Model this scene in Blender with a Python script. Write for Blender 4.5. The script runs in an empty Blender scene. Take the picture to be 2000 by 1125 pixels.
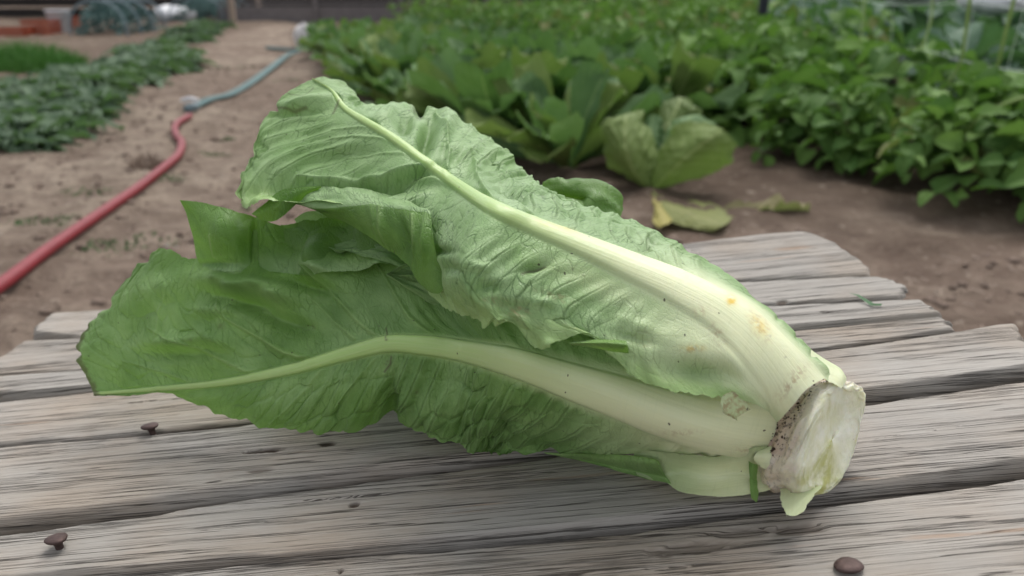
import bpy, math, random
import numpy as np
from mathutils import Vector, Matrix
random.seed(7); rng = np.random.default_rng(7)
sc = bpy.context.scene
# ------------------------------------------------------------ camera, sky, sun, exposure
F_PX, PITCH, CAM_H = 1664.0, math.radians(19.6), 0.60
cam_d = bpy.data.cameras.new('camera'); cam = bpy.data.objects.new('camera', cam_d)
sc.collection.objects.link(cam); sc.camera = cam
cam.location = (0, 0, CAM_H); cam.rotation_euler = (math.pi/2 - PITCH, 0, 0)
cam_d.sensor_width = 36; cam_d.lens = 36*F_PX/2000
cam_d.clip_start = 0.02; cam_d.clip_end = 400
cam_d.dof.use_dof = True; cam_d.dof.focus_distance = 0.385; cam_d.dof.aperture_fstop = 9.8
w = bpy.data.worlds.new('World'); sc.world = w; w.use_nodes = True
nt = w.node_tree; bg = nt.nodes['Background']
sky = nt.nodes.new('ShaderNodeTexSky'); sky.sky_type = 'NISHITA'; sky.sun_disc = False
SUN_EL, SUN_AZ = math.radians(58), math.radians(20)      # azimuth clockwise from +Y
sky.sun_elevation = SUN_EL; sky.sun_rotation = SUN_AZ
sky.air_density = 1.0; sky.dust_density = 3.0; sky.ozone_density = 1.0
hs = nt.nodes.new('ShaderNodeHueSaturation'); hs.inputs['Saturation'].default_value = 0.18
nt.links.new(sky.outputs[0], hs.inputs['Color']); nt.links.new(hs.outputs[0], bg.inputs['Color'])
bg.inputs['Strength'].default_value = 0.15
sd = bpy.data.lights.new('sun', 'SUN'); so = bpy.data.objects.new('sun', sd); sc.collection.objects.link(so)
sd.energy = 1.0; sd.angle = math.radians(38); sd.color = (1, 0.95, 0.87)
sv = Vector((math.sin(SUN_AZ)*math.cos(SUN_EL), math.cos(SUN_AZ)*math.cos(SUN_EL), math.sin(SUN_EL)))
so.rotation_euler = sv.to_track_quat('Z', 'Y').to_euler(); so.location = (0, 2, 6)
sc.view_settings.view_transform = 'Standard'; sc.view_settings.look = 'None'
sc.view_settings.exposure = 0.6; sc.view_settings.gamma = 1
sc.render.engine = 'CYCLES'; sc.cycles.max_bounces = 8; sc.cycles.transmission_bounces = 6
# ------------------------------------------------------------ helpers
CP, SP = math.cos(PITCH), math.sin(PITCH)
def ray(px, py):
    X = (np.asarray(px, float)-1000)/F_PX; Y = (562.5-np.asarray(py, float))/F_PX
    X, Y = np.broadcast_arrays(X, Y)
    return np.stack([X, CP+Y*SP, -SP+Y*CP], -1)
def P(px, py, t):
    return ray(px, py)*np.asarray(t)[..., None] + np.array([0, 0, CAM_H])
TILT = math.tan(math.radians(6)); TAB_Z = 0.38
def table_t(px, py, hz=0.):
    r = ray(px, py); return -(CAM_H-TAB_Z-hz)/np.minimum(r[..., 2]-TILT*r[..., 0], -0.02)
def tab(px, py, hz=0.):
    t = float(table_t(px, py, hz)); p = P(px, py, t); return p[0], p[1]
def gnd(px, py):
    r = ray(px, py); t = -CAM_H/r[2]; return r[0]*t, r[1]*t, t
def link(o, parent=None):
    sc.collection.objects.link(o)
    if parent is not None: o.parent = parent
    return o
def tag(o, label=None, cat=None, group=None, kind=None):
    if label: o['label'] = label
    if cat: o['category'] = cat
    if group: o['group'] = group
    if kind: o['kind'] = kind
    return o
def empty(name, loc=(0, 0, 0), rz=0):
    o = bpy.data.objects.new(name, None); o.location = loc; o.rotation_euler = (0, 0, rz); o.empty_display_size = .05
    return link(o)
def mesh(name, V, F, mat, smooth=True, uv=None, attrs=None, uvloop=False):
    me = bpy.data.meshes.new(name); V = np.asarray(V, np.float64)
    if isinstance(F, np.ndarray):
        me.vertices.add(len(V)); me.vertices.foreach_set('co', V.ravel())
        n = F.shape[1]; me.loops.add(F.size); me.loops.foreach_set('vertex_index', F.ravel().astype(np.int32))
        me.polygons.add(len(F)); me.polygons.foreach_set('loop_start', np.arange(0, F.size, n, dtype=np.int32))
        me.update(calc_edges=True)
    else:
        me.from_pydata([tuple(v) for v in V], [], F)
    me.validate()
    if smooth: me.polygons.foreach_set('use_smooth', [True]*len(me.polygons))
    if uv is not None:
        l = me.uv_layers.new(name='UVMap'); idx = np.empty(len(me.loops), np.int32); me.loops.foreach_get('vertex_index', idx)
        l.data.foreach_set('uv', np.asarray(uv)[idx].ravel())
    for k, a in (attrs or {}).items():
        at = me.color_attributes.new(name=k, type='FLOAT_COLOR', domain='POINT'); at.data.foreach_set('color', np.asarray(a, np.float32).ravel())
    me.materials.append(mat)
    return me
def mobj(name, me, parent=None): return link(bpy.data.objects.new(name, me), parent)
def gridF(nu, nv):
    i = np.arange(nu-1)[:, None]*nv+np.arange(nv-1)[None]
    return np.stack([i, i+nv, i+nv+1, i+1], -1).reshape(-1, 4)
def h2(ix, iy, s):
    x = (ix.astype(np.int64)*374761393 + iy.astype(np.int64)*668265263 + s*1274126177) & 0xffffffff
    x = ((x ^ (x >> 13))*1103515245) & 0xffffffff; x = ((x ^ (x >> 15))*2246822519) & 0xffffffff
    return ((x ^ (x >> 16)) & 0xffff)/65535.0
def vnoise(x, y, s=0):
    x, y = np.broadcast_arrays(np.asarray(x, float), np.asarray(y, float))
    ix, iy = np.floor(x), np.floor(y); fx, fy = x-ix, y-iy
    fx = fx*fx*(3-2*fx); fy = fy*fy*(3-2*fy)
    a, b, c, d = h2(ix, iy, s), h2(ix+1, iy, s), h2(ix, iy+1, s), h2(ix+1, iy+1, s)
    return (a*(1-fx)+b*fx)*(1-fy)+(c*(1-fx)+d*fx)*fy - .5
def fbm(x, y, s=0, n=4):
    r = 0; a = 1.
    for k in range(n): r = r+a*vnoise(x*2**k, y*2**k, s+k*17); a *= .5
    return r
def voro(x, y, s=0):
    ix, iy = np.floor(x), np.floor(y); f1 = np.full(x.shape, 9.); f2 = f1.copy(); idv = np.zeros(x.shape)
    for a in (-1, 0, 1):
        for b in (-1, 0, 1):
            jx, jy = ix+a, iy+b
            d = np.hypot(jx+.1+.8*h2(jx, jy, s)-x, jy+.1+.8*h2(jx, jy, s+5)-y)
            c = d < f1; f2 = np.where(c, f1, np.minimum(f2, d)); idv = np.where(c, h2(jx, jy, s+9), idv); f1 = np.where(c, d, f1)
    return f1, f2-f1, idv
def sst(a, b, x): t = np.clip((x-a)/(b-a), 0, 1); return t*t*(3-2*t)
def cr(C, x):                                       # Catmull-Rom through C[0..n-1] at positions x
    C = np.asarray(C, float); n = len(C)
    E = np.concatenate([[2*C[0]-C[1]], C, [2*C[-1]-C[-2]]]); i = np.clip(np.floor(x).astype(int), 0, n-2); f = (x-i)
    f = f.reshape(f.shape+(1,)*(C.ndim-1)); a, b, c, d = E[i], E[i+1], E[i+2], E[i+3]
    return b+.5*f*((c-a)+f*((2*a-5*b+4*c-d)+f*(3*(b-c)+d-a)))
# node helper
class NT:
    def __init__(s, name):
        s.m = bpy.data.materials.new(name); s.m.use_nodes = True; s.t = s.m.node_tree; s.t.nodes.clear()
        s.out = s.t.nodes.new('ShaderNodeOutputMaterial')
    def n(s, typ, ins=None, **kw):
        q = s.t.nodes.new('ShaderNode'+typ)
        for k, v in kw.items(): setattr(q, k, v)
        for k, v in (ins or {}).items(): s.set(q, k, v)
        return q
    def set(s, q, k, v):
        i = q.inputs[k]
        if isinstance(v, bpy.types.NodeSocket): s.t.links.new(v, i)
        elif isinstance(v, tuple) and len(v) == 3 and i.type == 'RGBA': i.default_value = (*v, 1)
        else: i.default_value = v
    def mix(s, f, a, b, bt='MIX'):
        q = s.n('Mix', data_type='RGBA', blend_type=bt); s.set(q, 0, f); s.set(q, 6, a); s.set(q, 7, b); return q.outputs[2]
    def math(s, op, a, b=0.0, clamp=False):
        q = s.n('Math', operation=op, use_clamp=clamp); s.set(q, 0, a); s.set(q, 1, b); return q.outputs[0]
    def ramp(s, f, *st):
        q = s.n('ValToRGB'); s.set(q, 0, f); e = q.color_ramp.elements
        while len(e) < len(st): e.new(.5)
        for k, (p, c) in enumerate(st): e[k].position = p; e[k].color = (c, c, c, 1) if not isinstance(c, tuple) else (*c, 1)
        return q.outputs[0]
    def mapr(s, f, a, b, c=0., d=1.):
        q = s.n('MapRange', interpolation_type='SMOOTHSTEP'); s.set(q, 0, f)
        for k, v in zip((1, 2, 3, 4), (a, b, c, d)): s.set(q, k, v)
        return q.outputs[0]
    def noise(s, vec, scale, detail=4., rough=.55, dist=0.):
        q = s.n('TexNoise', {'Vector': vec, 'Scale': scale, 'Detail': detail, 'Roughness': rough, 'Distortion': dist}); return q.outputs[0]
    def scale(s, vec, x, y, z=1., loc=(0, 0, 0)):
        return s.n('Mapping', {'Vector': vec, 'Scale': (x, y, z), 'Location': loc}).outputs[0]
    def bump(s, h, strength, dist, normal=None):
        d = {'Height': h, 'Strength': strength, 'Distance': dist}
        if normal is not None: d['Normal'] = normal
        return s.n('Bump', d).outputs[0]
    def principled(s, **k):
        return s.n('BsdfPrincipled', {a.replace('_', ' '): v for a, v in k.items()}).outputs[0]
    def finish(s, sh): s.t.links.new(sh, s.out.inputs[0]); return s.m
def simple(name, col, rough=.7, var=.25, sc_=30., spec=.3, bump=.0, metal=0., trans=0.):
    s = NT(name); o = s.n('TexCoord').outputs['Object']; nz = s.noise(o, sc_, 5.)
    c = s.mix(nz, tuple(x*(1-var) for x in col), tuple(min(1, x*(1+var)) for x in col))
    k = dict(Base_Color=c, Roughness=rough, Metallic=metal); k['Specular IOR Level'] = spec
    if bump: k['Normal'] = s.bump(nz, .6, bump)
    sh = s.principled(**k)
    if trans:
        tr = s.n('BsdfTranslucent', {'Color': c}).outputs[0]; mx = s.n('MixShader'); s.set(mx, 0, trans); s.set(mx, 1, sh); s.set(mx, 2, tr); sh = mx.outputs[0]
    return s.finish(sh)
# ------------------------------------------------------------ materials
def leaf_mat():
    s = NT('lettuce_leaf'); uv = s.n('UVMap').outputs[0]
    A = s.n('Attribute', attribute_name='tone'); B = s.n('Attribute', attribute_name='stain')
    ra = s.n('SeparateColor', {0: A.outputs['Color']}).outputs; rb = s.n('SeparateColor', {0: B.outputs['Color']}).outputs
    white, inner, brown, vein = ra[0], ra[1], ra[2], A.outputs['Alpha']
    stain, yellow, dark, cream = rb[0], rb[1], rb[2], B.outputs['Alpha']
    n1 = s.noise(uv, 45., 5., .6); n2 = s.noise(uv, 320., 4., .6)
    pale = s.mix(s.mapr(n1, .3, .7), (.265, .445, .165), (.40, .58, .285))
    inn = s.mix(s.mapr(n1, .3, .7), (.072, .185, .016), (.145, .305, .034))
    g = s.mix(inner, pale, inn)
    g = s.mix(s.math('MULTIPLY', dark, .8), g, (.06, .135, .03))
    # fine vein net
    wrp = s.n('VectorMath', {0: s.n('TexNoise', {'Vector': uv, 'Scale': 90., 'Detail': 2.}).outputs[1], 1: (-.5, -.5, -.5)}, operation='ADD').outputs[0]
    wrp = s.n('VectorMath', {0: wrp, 'Scale': .006}, operation='SCALE').outputs[0]
    uvw = s.n('VectorMath', {0: uv, 1: wrp}, operation='ADD').outputs[0]
    v1 = s.n('TexVoronoi', {'Vector': s.scale(uvw, 330., 95.), 'Scale': 1.}, feature='DISTANCE_TO_EDGE', voronoi_dimensions='2D').outputs['Distance']
    v2 = s.n('TexVoronoi', {'Vector': s.scale(uvw, 620., 520.), 'Scale': 1.}, feature='DISTANCE_TO_EDGE', voronoi_dimensions='2D').outputs['Distance']
    l1 = s.mapr(v1, .0, .09, 1., 0.); l2 = s.mapr(v2, .0, .12, 1., 0.)
    gap = s.mapr(s.noise(uv, 60., 2.), .38, .6)
    l1 = s.math('MULTIPLY', l1, gap)
    notw = s.math('SUBTRACT', 1., white, True)
    vc = s.mix(inner, (.085, .17, .06), (.16, .33, .06))
    g = s.mix(s.math('MULTIPLY', s.math('MULTIPLY', l1, notw), .62), g, vc)
    g = s.mix(s.math('MULTIPLY', s.math('MULTIPLY', l2, notw), .18), g, vc)
    g = s.mix(s.math('MULTIPLY', vein, .55), g, (.10, .17, .055))
    rib = s.mix(cream, (.33, .50, .15), (.74, .77, .50))
    rn = s.noise(s.scale(uv, 22., 900.), 1., 3.)
    rib = s.mix(s.mapr(rn, .3, .7, 0., .22), rib, (.52, .58, .33))
    rc = s.noise(s.scale(uv, 900., 60.), 1., 3.)
    rib = s.mix(s.mapr(rc, .55, .75, 0., .15), rib, (.42, .5, .25))
    c = s.mix(white, g, rib)
    c = s.mix(s.math('MULTIPLY', stain, s.mapr(s.noise(uv, 400., 5., .7), .42, .62)), c, (.36, .24, .13))
    c = s.mix(s.math('MULTIPLY', yellow, s.mapr(s.noise(uv, 250., 4., .7), .35, .55)), c, (.66, .47, .06))
    c = s.mix(s.math('MULTIPLY', brown, .85), c, (.085, .06, .04))
    sp = s.n('TexVoronoi', {'Vector': uvw, 'Scale': 95.}, voronoi_dimensions='2D'); spd = sp.outputs['Distance']
    spr = s.n('SeparateColor', {0: sp.outputs['Color']}).outputs[0]
    spk = s.math('MULTIPLY', s.math('LESS_THAN', spd, .038), s.math('GREATER_THAN', spr, .86))
    c = s.mix(s.math('MULTIPLY', spk, .85), c, (.05, .035, .025))
    hgt = s.math('ADD', s.math('MULTIPLY', s.math('MULTIPLY', l1, notw), -.6), s.math('MULTIPLY', s.math('MULTIPLY', l2, notw), -.3))
    hgt = s.math('ADD', hgt, s.math('MULTIPLY', s.math('MULTIPLY', rn, white), .5))
    hgt = s.math('ADD', hgt, s.math('MULTIPLY', n2, .35))
    nb = s.bump(hgt, .75, .0006)
    rough = s.mix(white, (.46,)*3, (.36,)*3)
    sh = s.principled(Base_Color=c, Roughness=rough, Normal=nb, **{'Specular IOR Level': .42, 'Sheen Weight': 0.05, 'Subsurface Weight': s.math('MULTIPLY', white, .25), 'Subsurface Radius': (.004, .003, .0015), 'Subsurface Scale': 1.})
    tc = s.mix(.5, c, (.25, .5, .05), 'MULTIPLY'); tc = s.mix(.5, tc, (.22, .44, .025))
    tr = s.n('BsdfTranslucent', {'Color': tc, 'Normal': nb}).outputs[0]
    mx = s.n('MixShader'); s.set(mx, 0, s.math('MULTIPLY', notw, .26)); s.set(mx, 1, sh); s.set(mx, 2, tr)
    return s.finish(mx.outputs[0])
M_LEAF = leaf_mat()
def wood_mat():
    s = NT('weathered_wood'); uv = s.n('UVMap').outputs[0]; ob = s.n('ObjectInfo').outputs['Random']
    off = s.n('CombineXYZ', {0: s.math('MULTIPLY', ob, 7.), 1: s.math('MULTIPLY', ob, 13.), 2: ob}).outputs[0]
    p = s.n('VectorMath', {0: uv, 1: off}, operation='ADD').outputs[0]
    wr = s.n('VectorMath', {0: s.n('TexNoise', {'Vector': s.scale(p, 5., 22.), 'Scale': 1., 'Detail': 3.}).outputs[1], 'Scale': .004}, operation='SCALE').outputs[0]
    q = s.n('VectorMath', {0: p, 1: wr}, operation='ADD').outputs[0]
    a = s.noise(s.scale(q, 2.4, 30.), 1., 3., .5)          # broad bands
    b = s.noise(s.scale(q, 3., 420.), 1., 5., .6)         # grain
    c2 = s.noise(s.scale(q, 30., 1300.), 1., 4., .7)        # fibre
    d = s.noise(s.scale(q, 5.5, 210.), 1., 7., .66)         # cracks
    m = s.noise(p, 9., 4.)
    col = s.mix(s.mapr(a, .3, .7), (.300, .282, .258), (.365, .345, .318))
    col = s.mix(s.mapr(m, .4, .68), col, s.mix(.6, col, (.34, .27, .205)))
    col = s.mix(s.mapr(b, .45, .75, 0., .14), col, (.20, .175, .155))
    col = s.mix(s.mapr(c2, .45, .75, 0., .42), col, (.50, .475, .44))
    c3 = s.noise(s.scale(q, 70., 1900.), 1., 3., .6)
    col = s.mix(s.mapr(c3, .5, .75, 0., .32), col, (.16, .14, .122))
    def lines(sx, sy, w_, lo, hi, loc, k):
        f = s.noise(s.scale(q, sx, sy, 1., loc), 1., 5., .55); f = s.math('ABSOLUTE', s.math('SUBTRACT', f, .5))
        mk = s.mapr(s.noise(s.scale(p, sx*1.6, sy*.35, 1., loc), 1., 3., .5), lo, hi)
        return s.math('MULTIPLY', s.math('MULTIPLY', s.mapr(f, .0, w_, 1., 0.), mk), k)
    crack = lines(1.1, 60., .0045, .44, .47, (1, 4, 0), 1.)
    crack = s.math('MAXIMUM', crack, lines(2., 150., .009, .46, .49, (5, 2, 0), 1.))
    crack = s.math('MAXIMUM', crack, lines(3.5, 300., .013, .49, .53, (9, 7, 0), .75))
    crack = s.math('MAXIMUM', crack, lines(7., 650., .030, .49, .56, (3, 9, 0), .4))
    crack = s.math('MAXIMUM', crack, s.math('MULTIPLY', s.mapr(d, .67, .71), .8))
    col = s.mix(s.math('MULTIPLY', crack, .88), col, (.04, .032, .027))
    st = s.mapr(s.noise(s.scale(p, 11., 55., 1., (8, 1, 0)), 1., 4., .5), .66, .76, 0., .6)
    col = s.mix(st, col, (.085, .07, .062))
    og = s.mapr(s.noise(s.scale(p, 9., 120., 1., (2, 6, 0)), 1., 4., .5), .66, .74, 0., .45)
    col = s.mix(og, col, (.33, .195, .11))
    h = s.math('ADD', s.math('MULTIPLY', b, .6), s.math('MULTIPLY', c2, .5)); h = s.math('ADD', h, s.math('MULTIPLY', crack, -1.3))
    h = s.math('ADD', h, s.math('MULTIPLY', a, .3))
    K = s.n('Attribute', attribute_name='knot').outputs['Fac']
    col = s.mix(K, col, (.07, .048, .036))
    nb = s.bump(h, 1., .0006)
    return s.finish(s.principled(Base_Color=col, Roughness=.86, Normal=nb, **{'Specular IOR Level': .22}))
M_WOOD = wood_mat()
def soil_mat():
    s = NT('garden_soil'); o = s.n('TexCoord').outputs['Object']
    a = s.noise(o, .9, 5., .6); b = s.noise(o, 9., 8., .68); c3 = s.noise(o, 60., 6., .7)
    A = s.n('Attribute', attribute_name='bed').outputs['Fac']
    col = s.mix(s.mapr(a, .35, .65), (.25, .188, .148), (.42, .345, .272))
    col = s.mix(s.mapr(b, .38, .68), s.mix(.55, col, (.10, .066, .052)), col)
    col = s.mix(s.mapr(c3, .5, .8, 0., .5), col, (.36, .29, .235))
    col = s.mix(s.math('MULTIPLY', A, .8), col, s.mix(b, (.06, .040, .030), (.17, .125, .095)))
    dk = s.mapr(s.noise(o, 3.2, 4.), .52, .66, 0., .45); col = s.mix(dk, col, (.14, .10, .076)); lt = s.mapr(s.noise(s.scale(o, 26., 26., 1., (4, 4, 0)), 1., 3.), .60, .72, 0., .5); col = s.mix(lt, col, (.52, .44, .36))
    h = s.math('ADD', s.math('MULTIPLY', b, 1.), s.math('MULTIPLY', c3, .35))
    nb = s.bump(h, 1., .045)
    return s.finish(s.principled(Base_Color=col, Roughness=.95, Normal=nb, **{'Specular IOR Level': .1}))
M_SOIL = soil_mat()
def plant_mat(name, lo, hi, rib, trans=.25):
    s = NT(name); uv = s.n('UVMap').outputs[0]; R = s.n('ObjectInfo').outputs['Random']; o = s.n('TexCoord').outputs['Object']
    n = s.noise(o, 25., 4.); k = s.math('ADD', s.math('MULTIPLY', n, .5), s.math('MULTIPLY', R, .7)); k = s.math('SUBTRACT', k, .1, True)
    c = s.mix(k, lo, hi)
    sx = s.n('SeparateXYZ', {0: uv}).outputs
    ab = s.math('ABSOLUTE', sx[1]); c = s.mix(s.mapr(ab, .0, .07, .85, 0.), c, rib)
    lat = s.math('FRACT', s.math('SUBTRACT', s.math('MULTIPLY', sx[0], 8.), s.math('MULTIPLY', ab, 3.)))
    c = s.mix(s.mapr(lat, .0, .14, .45, 0.), c, rib)
    nb = s.bump(s.math('ADD', n, s.mapr(lat, .0, .3)), .7, .004)
    sh = s.principled(Base_Color=c, Roughness=.62, Normal=nb, **{'Specular IOR Level': .22})
    tr = s.n('BsdfTranslucent', {'Color': s.mix(.5, c, (.12, .28, .02))}).outputs[0]
    mx = s.n('MixShader'); s.set(mx, 0, trans); s.set(mx, 1, sh); s.set(mx, 2, tr)
    return s.finish(mx.outputs[0])
M_ROM = plant_mat('romaine_green', (.045, .11, .035), (.18, .30, .125), (.26, .38, .15))
M_ROM2 = plant_mat('romaine_pale', (.10, .16, .04), (.22, .30, .09), (.33, .40, .16))
M_BEAN = plant_mat('bean_green', (.045, .125, .025), (.21, .36, .085), (.22, .37, .11))
M_BLUE = plant_mat('brassica_blue_green', (.040, .10, .062), (.12, .205, .135), (.24, .33, .22))
M_LOW = plant_mat('low_crop_green', (.055, .105, .06), (.16, .235, .145), (.25, .33, .19))
M_YEL = plant_mat('yellowed_leaf', (.30, .29, .08), (.52, .46, .16), (.5, .42, .2))
M_OLD = plant_mat('wilted_leaf', (.12, .15, .05), (.27, .29, .10), (.35, .34, .16))
M_DRY = plant_mat('dry_leaf', (.22, .19, .10), (.36, .33, .17), (.36, .3, .18))
M_GRASS = simple('grass_green', (.07, .19, .035), .6, .5, 40., trans=.2)
M_WEED = simple('weed_green', (.10, .17, .07), .7, .5, 40.)
M_STEMG = simple('vine_stem', (.22, .32, .09), .6, .3, 60.)
M_RED = simple('red_rubber', (.21, .020, .028), .5, .25, 25., .35, .002)
M_TEAL = simple('teal_canvas', (.085, .15, .15), .7, .3, 30., .3, .002)
M_NAIL = simple('rusty_nail', (.085, .055, .05), .62, .5, 400., .5, .0006, .55)
M_POST = simple('dark_steel_post', (.035, .038, .05), .6, .3, 30.)
M_STRING = simple('net_string', (.62, .68, .66), .6, .1, 30.)
M_WHITE = simple('white_plastic', (.62, .63, .66), .45, .1, 20.)
M_SHEET = simple('pale_sheet', (.58, .56, .56), .6, .15, 20.)
M_ORANGE = simple('orange_plastic', (.30, .065, .03), .5, .2, 15.)
M_HOOP = simple('blue_pipe', (.16, .22, .25), .5, .2, 15.)
M_NET = simple('blue_green_netting', (.07, .14, .13), .7, .5, 12.)
M_DFENCE = simple('dark_timber', (.030, .026, .024), .9, .5, 9.)
M_GFENCE = simple('grey_timber', (.17, .155, .155), .9, .3, 9., .2, .004)
M_PALEWOOD = simple('pale_timber', (.32, .25, .20), .85, .3, 15.)
M_STONE = simple('pebble', (.33, .29, .26), .85, .3, 60.)
M_CLOD = simple('soil_clod', (.20, .15, .12), .95, .4, 60.)
M_CRUMB = simple('dirt_crumb', (.055, .037, .028), .95, .5, 500.)
M_SCRAP = simple('green_scrap', (.05, .13, .05), .6, .3, 300.)
# ------------------------------------------------------------ ground
def gz(x, y):
    base = .035*fbm(x*.7+3, y*.7, 3, 3) + .028*fbm(x*3.3, y*3.3, 5, 4) + .014*fbm(x*14, y*14, 8, 3)
    return base*sst(.0, 1.2, np.hypot(x, y)*0+1.2)
def ground():
    gx = np.sinh(np.linspace(-1, 1, 420)*4.6)/math.sinh(4.6)*60
    gy = np.concatenate([np.linspace(-30, -1, 20), np.linspace(-.8, 4, 240), 4+np.cumsum(np.linspace(.02, .2, 110)), np.linspace(18, 120, 16)])
    X, Y = np.meshgrid(gx, gy, indexing='ij')
    Z = gz(X, Y)
    e = np.interp(Y, [1.8, 2.5, 2.9, 4.8, 6, 8.4, 12], [.55, .25, .1, -1.0, -1.35, -2.05, -3])
    bed = sst(-.1, .15, X-e)*sst(2.0, 2.35, Y+.35*fbm(X*3, Y*3, 4, 2))
    e2 = np.interp(Y, [2.6, 3.6, 6, 11], [-1.9, -1.8, -2.4, -3.6])
    bed = np.maximum(bed, .8*sst(.1, -.15, X-e2)*sst(2.9, 3.3, Y))
    Z += .03*bed
    me = mesh('ground', np.stack([X, Y, Z], -1).reshape(-1, 3), gridF(*X.shape)[:, ::-1].copy(), M_SOIL, attrs={'bed': np.repeat(bed.reshape(-1, 1), 4, 1)})
    tag(mobj('ground', me), kind='structure')
ground()
def GZ(x, y): return float(gz(np.array(float(x)), np.array(float(y))))
# ------------------------------------------------------------ the plank table
def planks():
    T = empty('plank_table', (0, .45, 0)); T['label'] = 'low rough table of weathered grey planks with nails sticking out'; T['category'] = 'table'
    oy = .45
    defs = [ # far edge pixels, near edge pixels, height, thickness
      ([(99,609),(208,602),(800,539),(1340,474),(1480,456),(1562,449),(1590,456)], [(58,647),(160,658),(800,603),(1442,546),(1600,539),(1700,534)], .012),
      ([(40,664),(160,660),(800,605),(1442,548),(1660,538),(1712,538)], [(-60,737),(0,729),(160,719),(800,660),(1442,597),(1755,578)], .0115),
      ([(-90,737),(0,731),(160,721),(800,662),(1442,600),(1800,581)], [(-110,778),(0,765),(165,755),(800,700),(1400,652),(1842,608)], .0125),
      ([(-140,796),(0,781),(165,764),(800,706),(1400,660),(1848,613)], [(-150,882),(0,864),(150,856),(310,840),(450,826),(800,778),(1595,681),(1869,637)], .0095),
      ([(-200,890),(0,868),(150,859),(310,845),(450,830),(800,782),(1600,683),(1800,655),(1966,627),(1990,629)], [(-200,1040),(0,1013),(200,988),(500,945),(700,914),(1000,873),(1350,820),(1700,760),(1900,728),(2030,706)], .0095),
      ([(-250,1078),(0,1041),(200,1014),(500,969),(700,942),(1000,903),(1350,846),(1700,788),(2000,743),(2160,725)], [(-250,1150),(0,1131),(194,1112),(500,1085),(750,1062),(1000,1036),(1250,1008),(1500,974),(1700,943),(2000,897),(2160,875)], .004),
      ([(-250,1160),(0,1141),(194,1125),(500,1098),(750,1081),(1000,1062),(1250,1034),(1500,1000),(1700,975),(2000,932),(2160,912)], [(-350,1330),(300,1290),(1000,1240),(1700,1180),(2300,1130)], .000),
      ([(-350,1345),(300,1305),(1000,1255),(1700,1192),(2300,1142)], [(-600,1640),(300,1590),(1000,1520),(1700,1450),(2500,1370)], .000)]
    knots = [(640,866,20,5.5,.9),(512,880,38,4.5,1.),(510,918,30,4.5,.55),(692,985,11,5,.9),(665,1117,5,5,1.),(1527,589,11,4,.8),(800,908,58,7,.6),(1350,1072,90,12,.45),(1560,1035,60,10,.5),(380,832,80,5,.45),(1450,1040,70,9,.4),(690,800,20,5,.5)]
    for n, (fe, ne, hz) in enumerate(defs):
        fa = np.array([tab(*q, hz) for q in fe]); na = np.array([tab(*q, hz) for q in ne])
        nu, nv = 640, 84
        x0a, x1a, x0b, x1b = fa[0, 0], fa[-1, 0], na[0, 0], na[-1, 0]
        u = np.linspace(0, 1, nu); v = np.linspace(0, 1, nv)
        # edges as functions of x
        xf = x0a+(x1a-x0a)*u; xn = x0b+(x1b-x0b)*u
        yf = np.interp(xf, fa[:, 0], fa[:, 1]); yn = np.interp(xn, na[:, 0], na[:, 1])
        ker = np.ones(15)/15; yf = np.convolve(np.pad(yf, 7, mode='edge'), ker, 'valid'); yn = np.convolve(np.pad(yn, 7, mode='edge'), ker, 'valid')
        yf += .0012*fbm(xf*60, np.full(nu, n*3.), 2, 4); yn += .0016*fbm(xn*50, np.full(nu, n*3.+1), 7, 4)
        X = xf[:, None]*(1-v)+xn[:, None]*v; Y = yf[:, None]*(1-v)+yn[:, None]*v
        en = .004*fbm(v*7+n*9, v*0, 3, 4)[None]; env = np.exp(-((1-u)/.012))[:, None]; env0 = np.exp(-(u/.012))[:, None]
        X = X+en*env+np.roll(en, 9, 1)*env0
        if n == 1: X += .012*np.sin(np.pi*v)[None]*sst(.9, 1., u)[:, None]
        if n == 0: X += .010*np.sin(np.pi*v)[None]*sst(.85, 1., u)[:, None]
        d = np.minimum((X-xf[:, None]*0-X.min(0)), 1)
        wd = np.abs(yf-yn)[:, None]*np.minimum(v, 1-v)[None]       # distance to long edge
        r = .0024+.0020*vnoise(X*9, v[None]*0+n, 4)
        Z = -r*(1-np.clip(wd/r, 0, 1))**2*1.6
        de = np.minimum(X-X[0:1], X[-1:]-X); Z -= .004*(1-np.clip(de/.004, 0, 1))**2
        Z += .0004*fbm(X*4, Y*120+n*5, 11, 3)+.0012*fbm(X*4, Y*22, 12, 2)
        g = fbm(X*2.5+n*3, Y*200, 21, 3); Z -= .0006*sst(.38, .5, g)
        Kc = np.zeros(X.shape)
        for (kx, ky, rx, ry, st) in knots:
            c0 = tab(kx, ky, hz); rr = rx*float(table_t(kx, ky))/F_PX; r2 = ry*float(table_t(kx, ky))/F_PX*1.9
            q = np.hypot((X-c0[0])/rr, (Y-c0[1]-.18*(X-c0[0])*0)/r2)+.5*vnoise(X*200, Y*700, 3)
            k = sst(1.15, .55, q); Kc = np.maximum(Kc, k*st); Z -= .0018*k*st
        zt = TAB_Z+TILT*X+hz+Z
        th = .019
        # closed box: top grid + skirt
        top = np.stack([X, Y-oy, zt], -1)
        bot = np.stack([X[:, [0, -1]], Y[:, [0, -1]]-oy, (TAB_Z+TILT*X[:, [0, -1]]+hz-th)+.001*vnoise(X[:, [0, -1]]*40, 0, 3)], -1)
        # mid side rows so that the side face carries grain
        cols = [bot[:, 0:1], top, bot[:, 1:2]]
        A = np.concatenate(cols, 1); Yu = Y+Z*1.6*np.where(v > .5, 1, -1)[None]; UVs = np.stack([np.concatenate([X[:, :1], X, X[:, -1:]], 1), np.concatenate([Yu[:, :1]+th, Yu, Yu[:, -1:]-th], 1)], -1)
        K = np.concatenate([Kc[:, :1], Kc, Kc[:, -1:]], 1)
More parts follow.
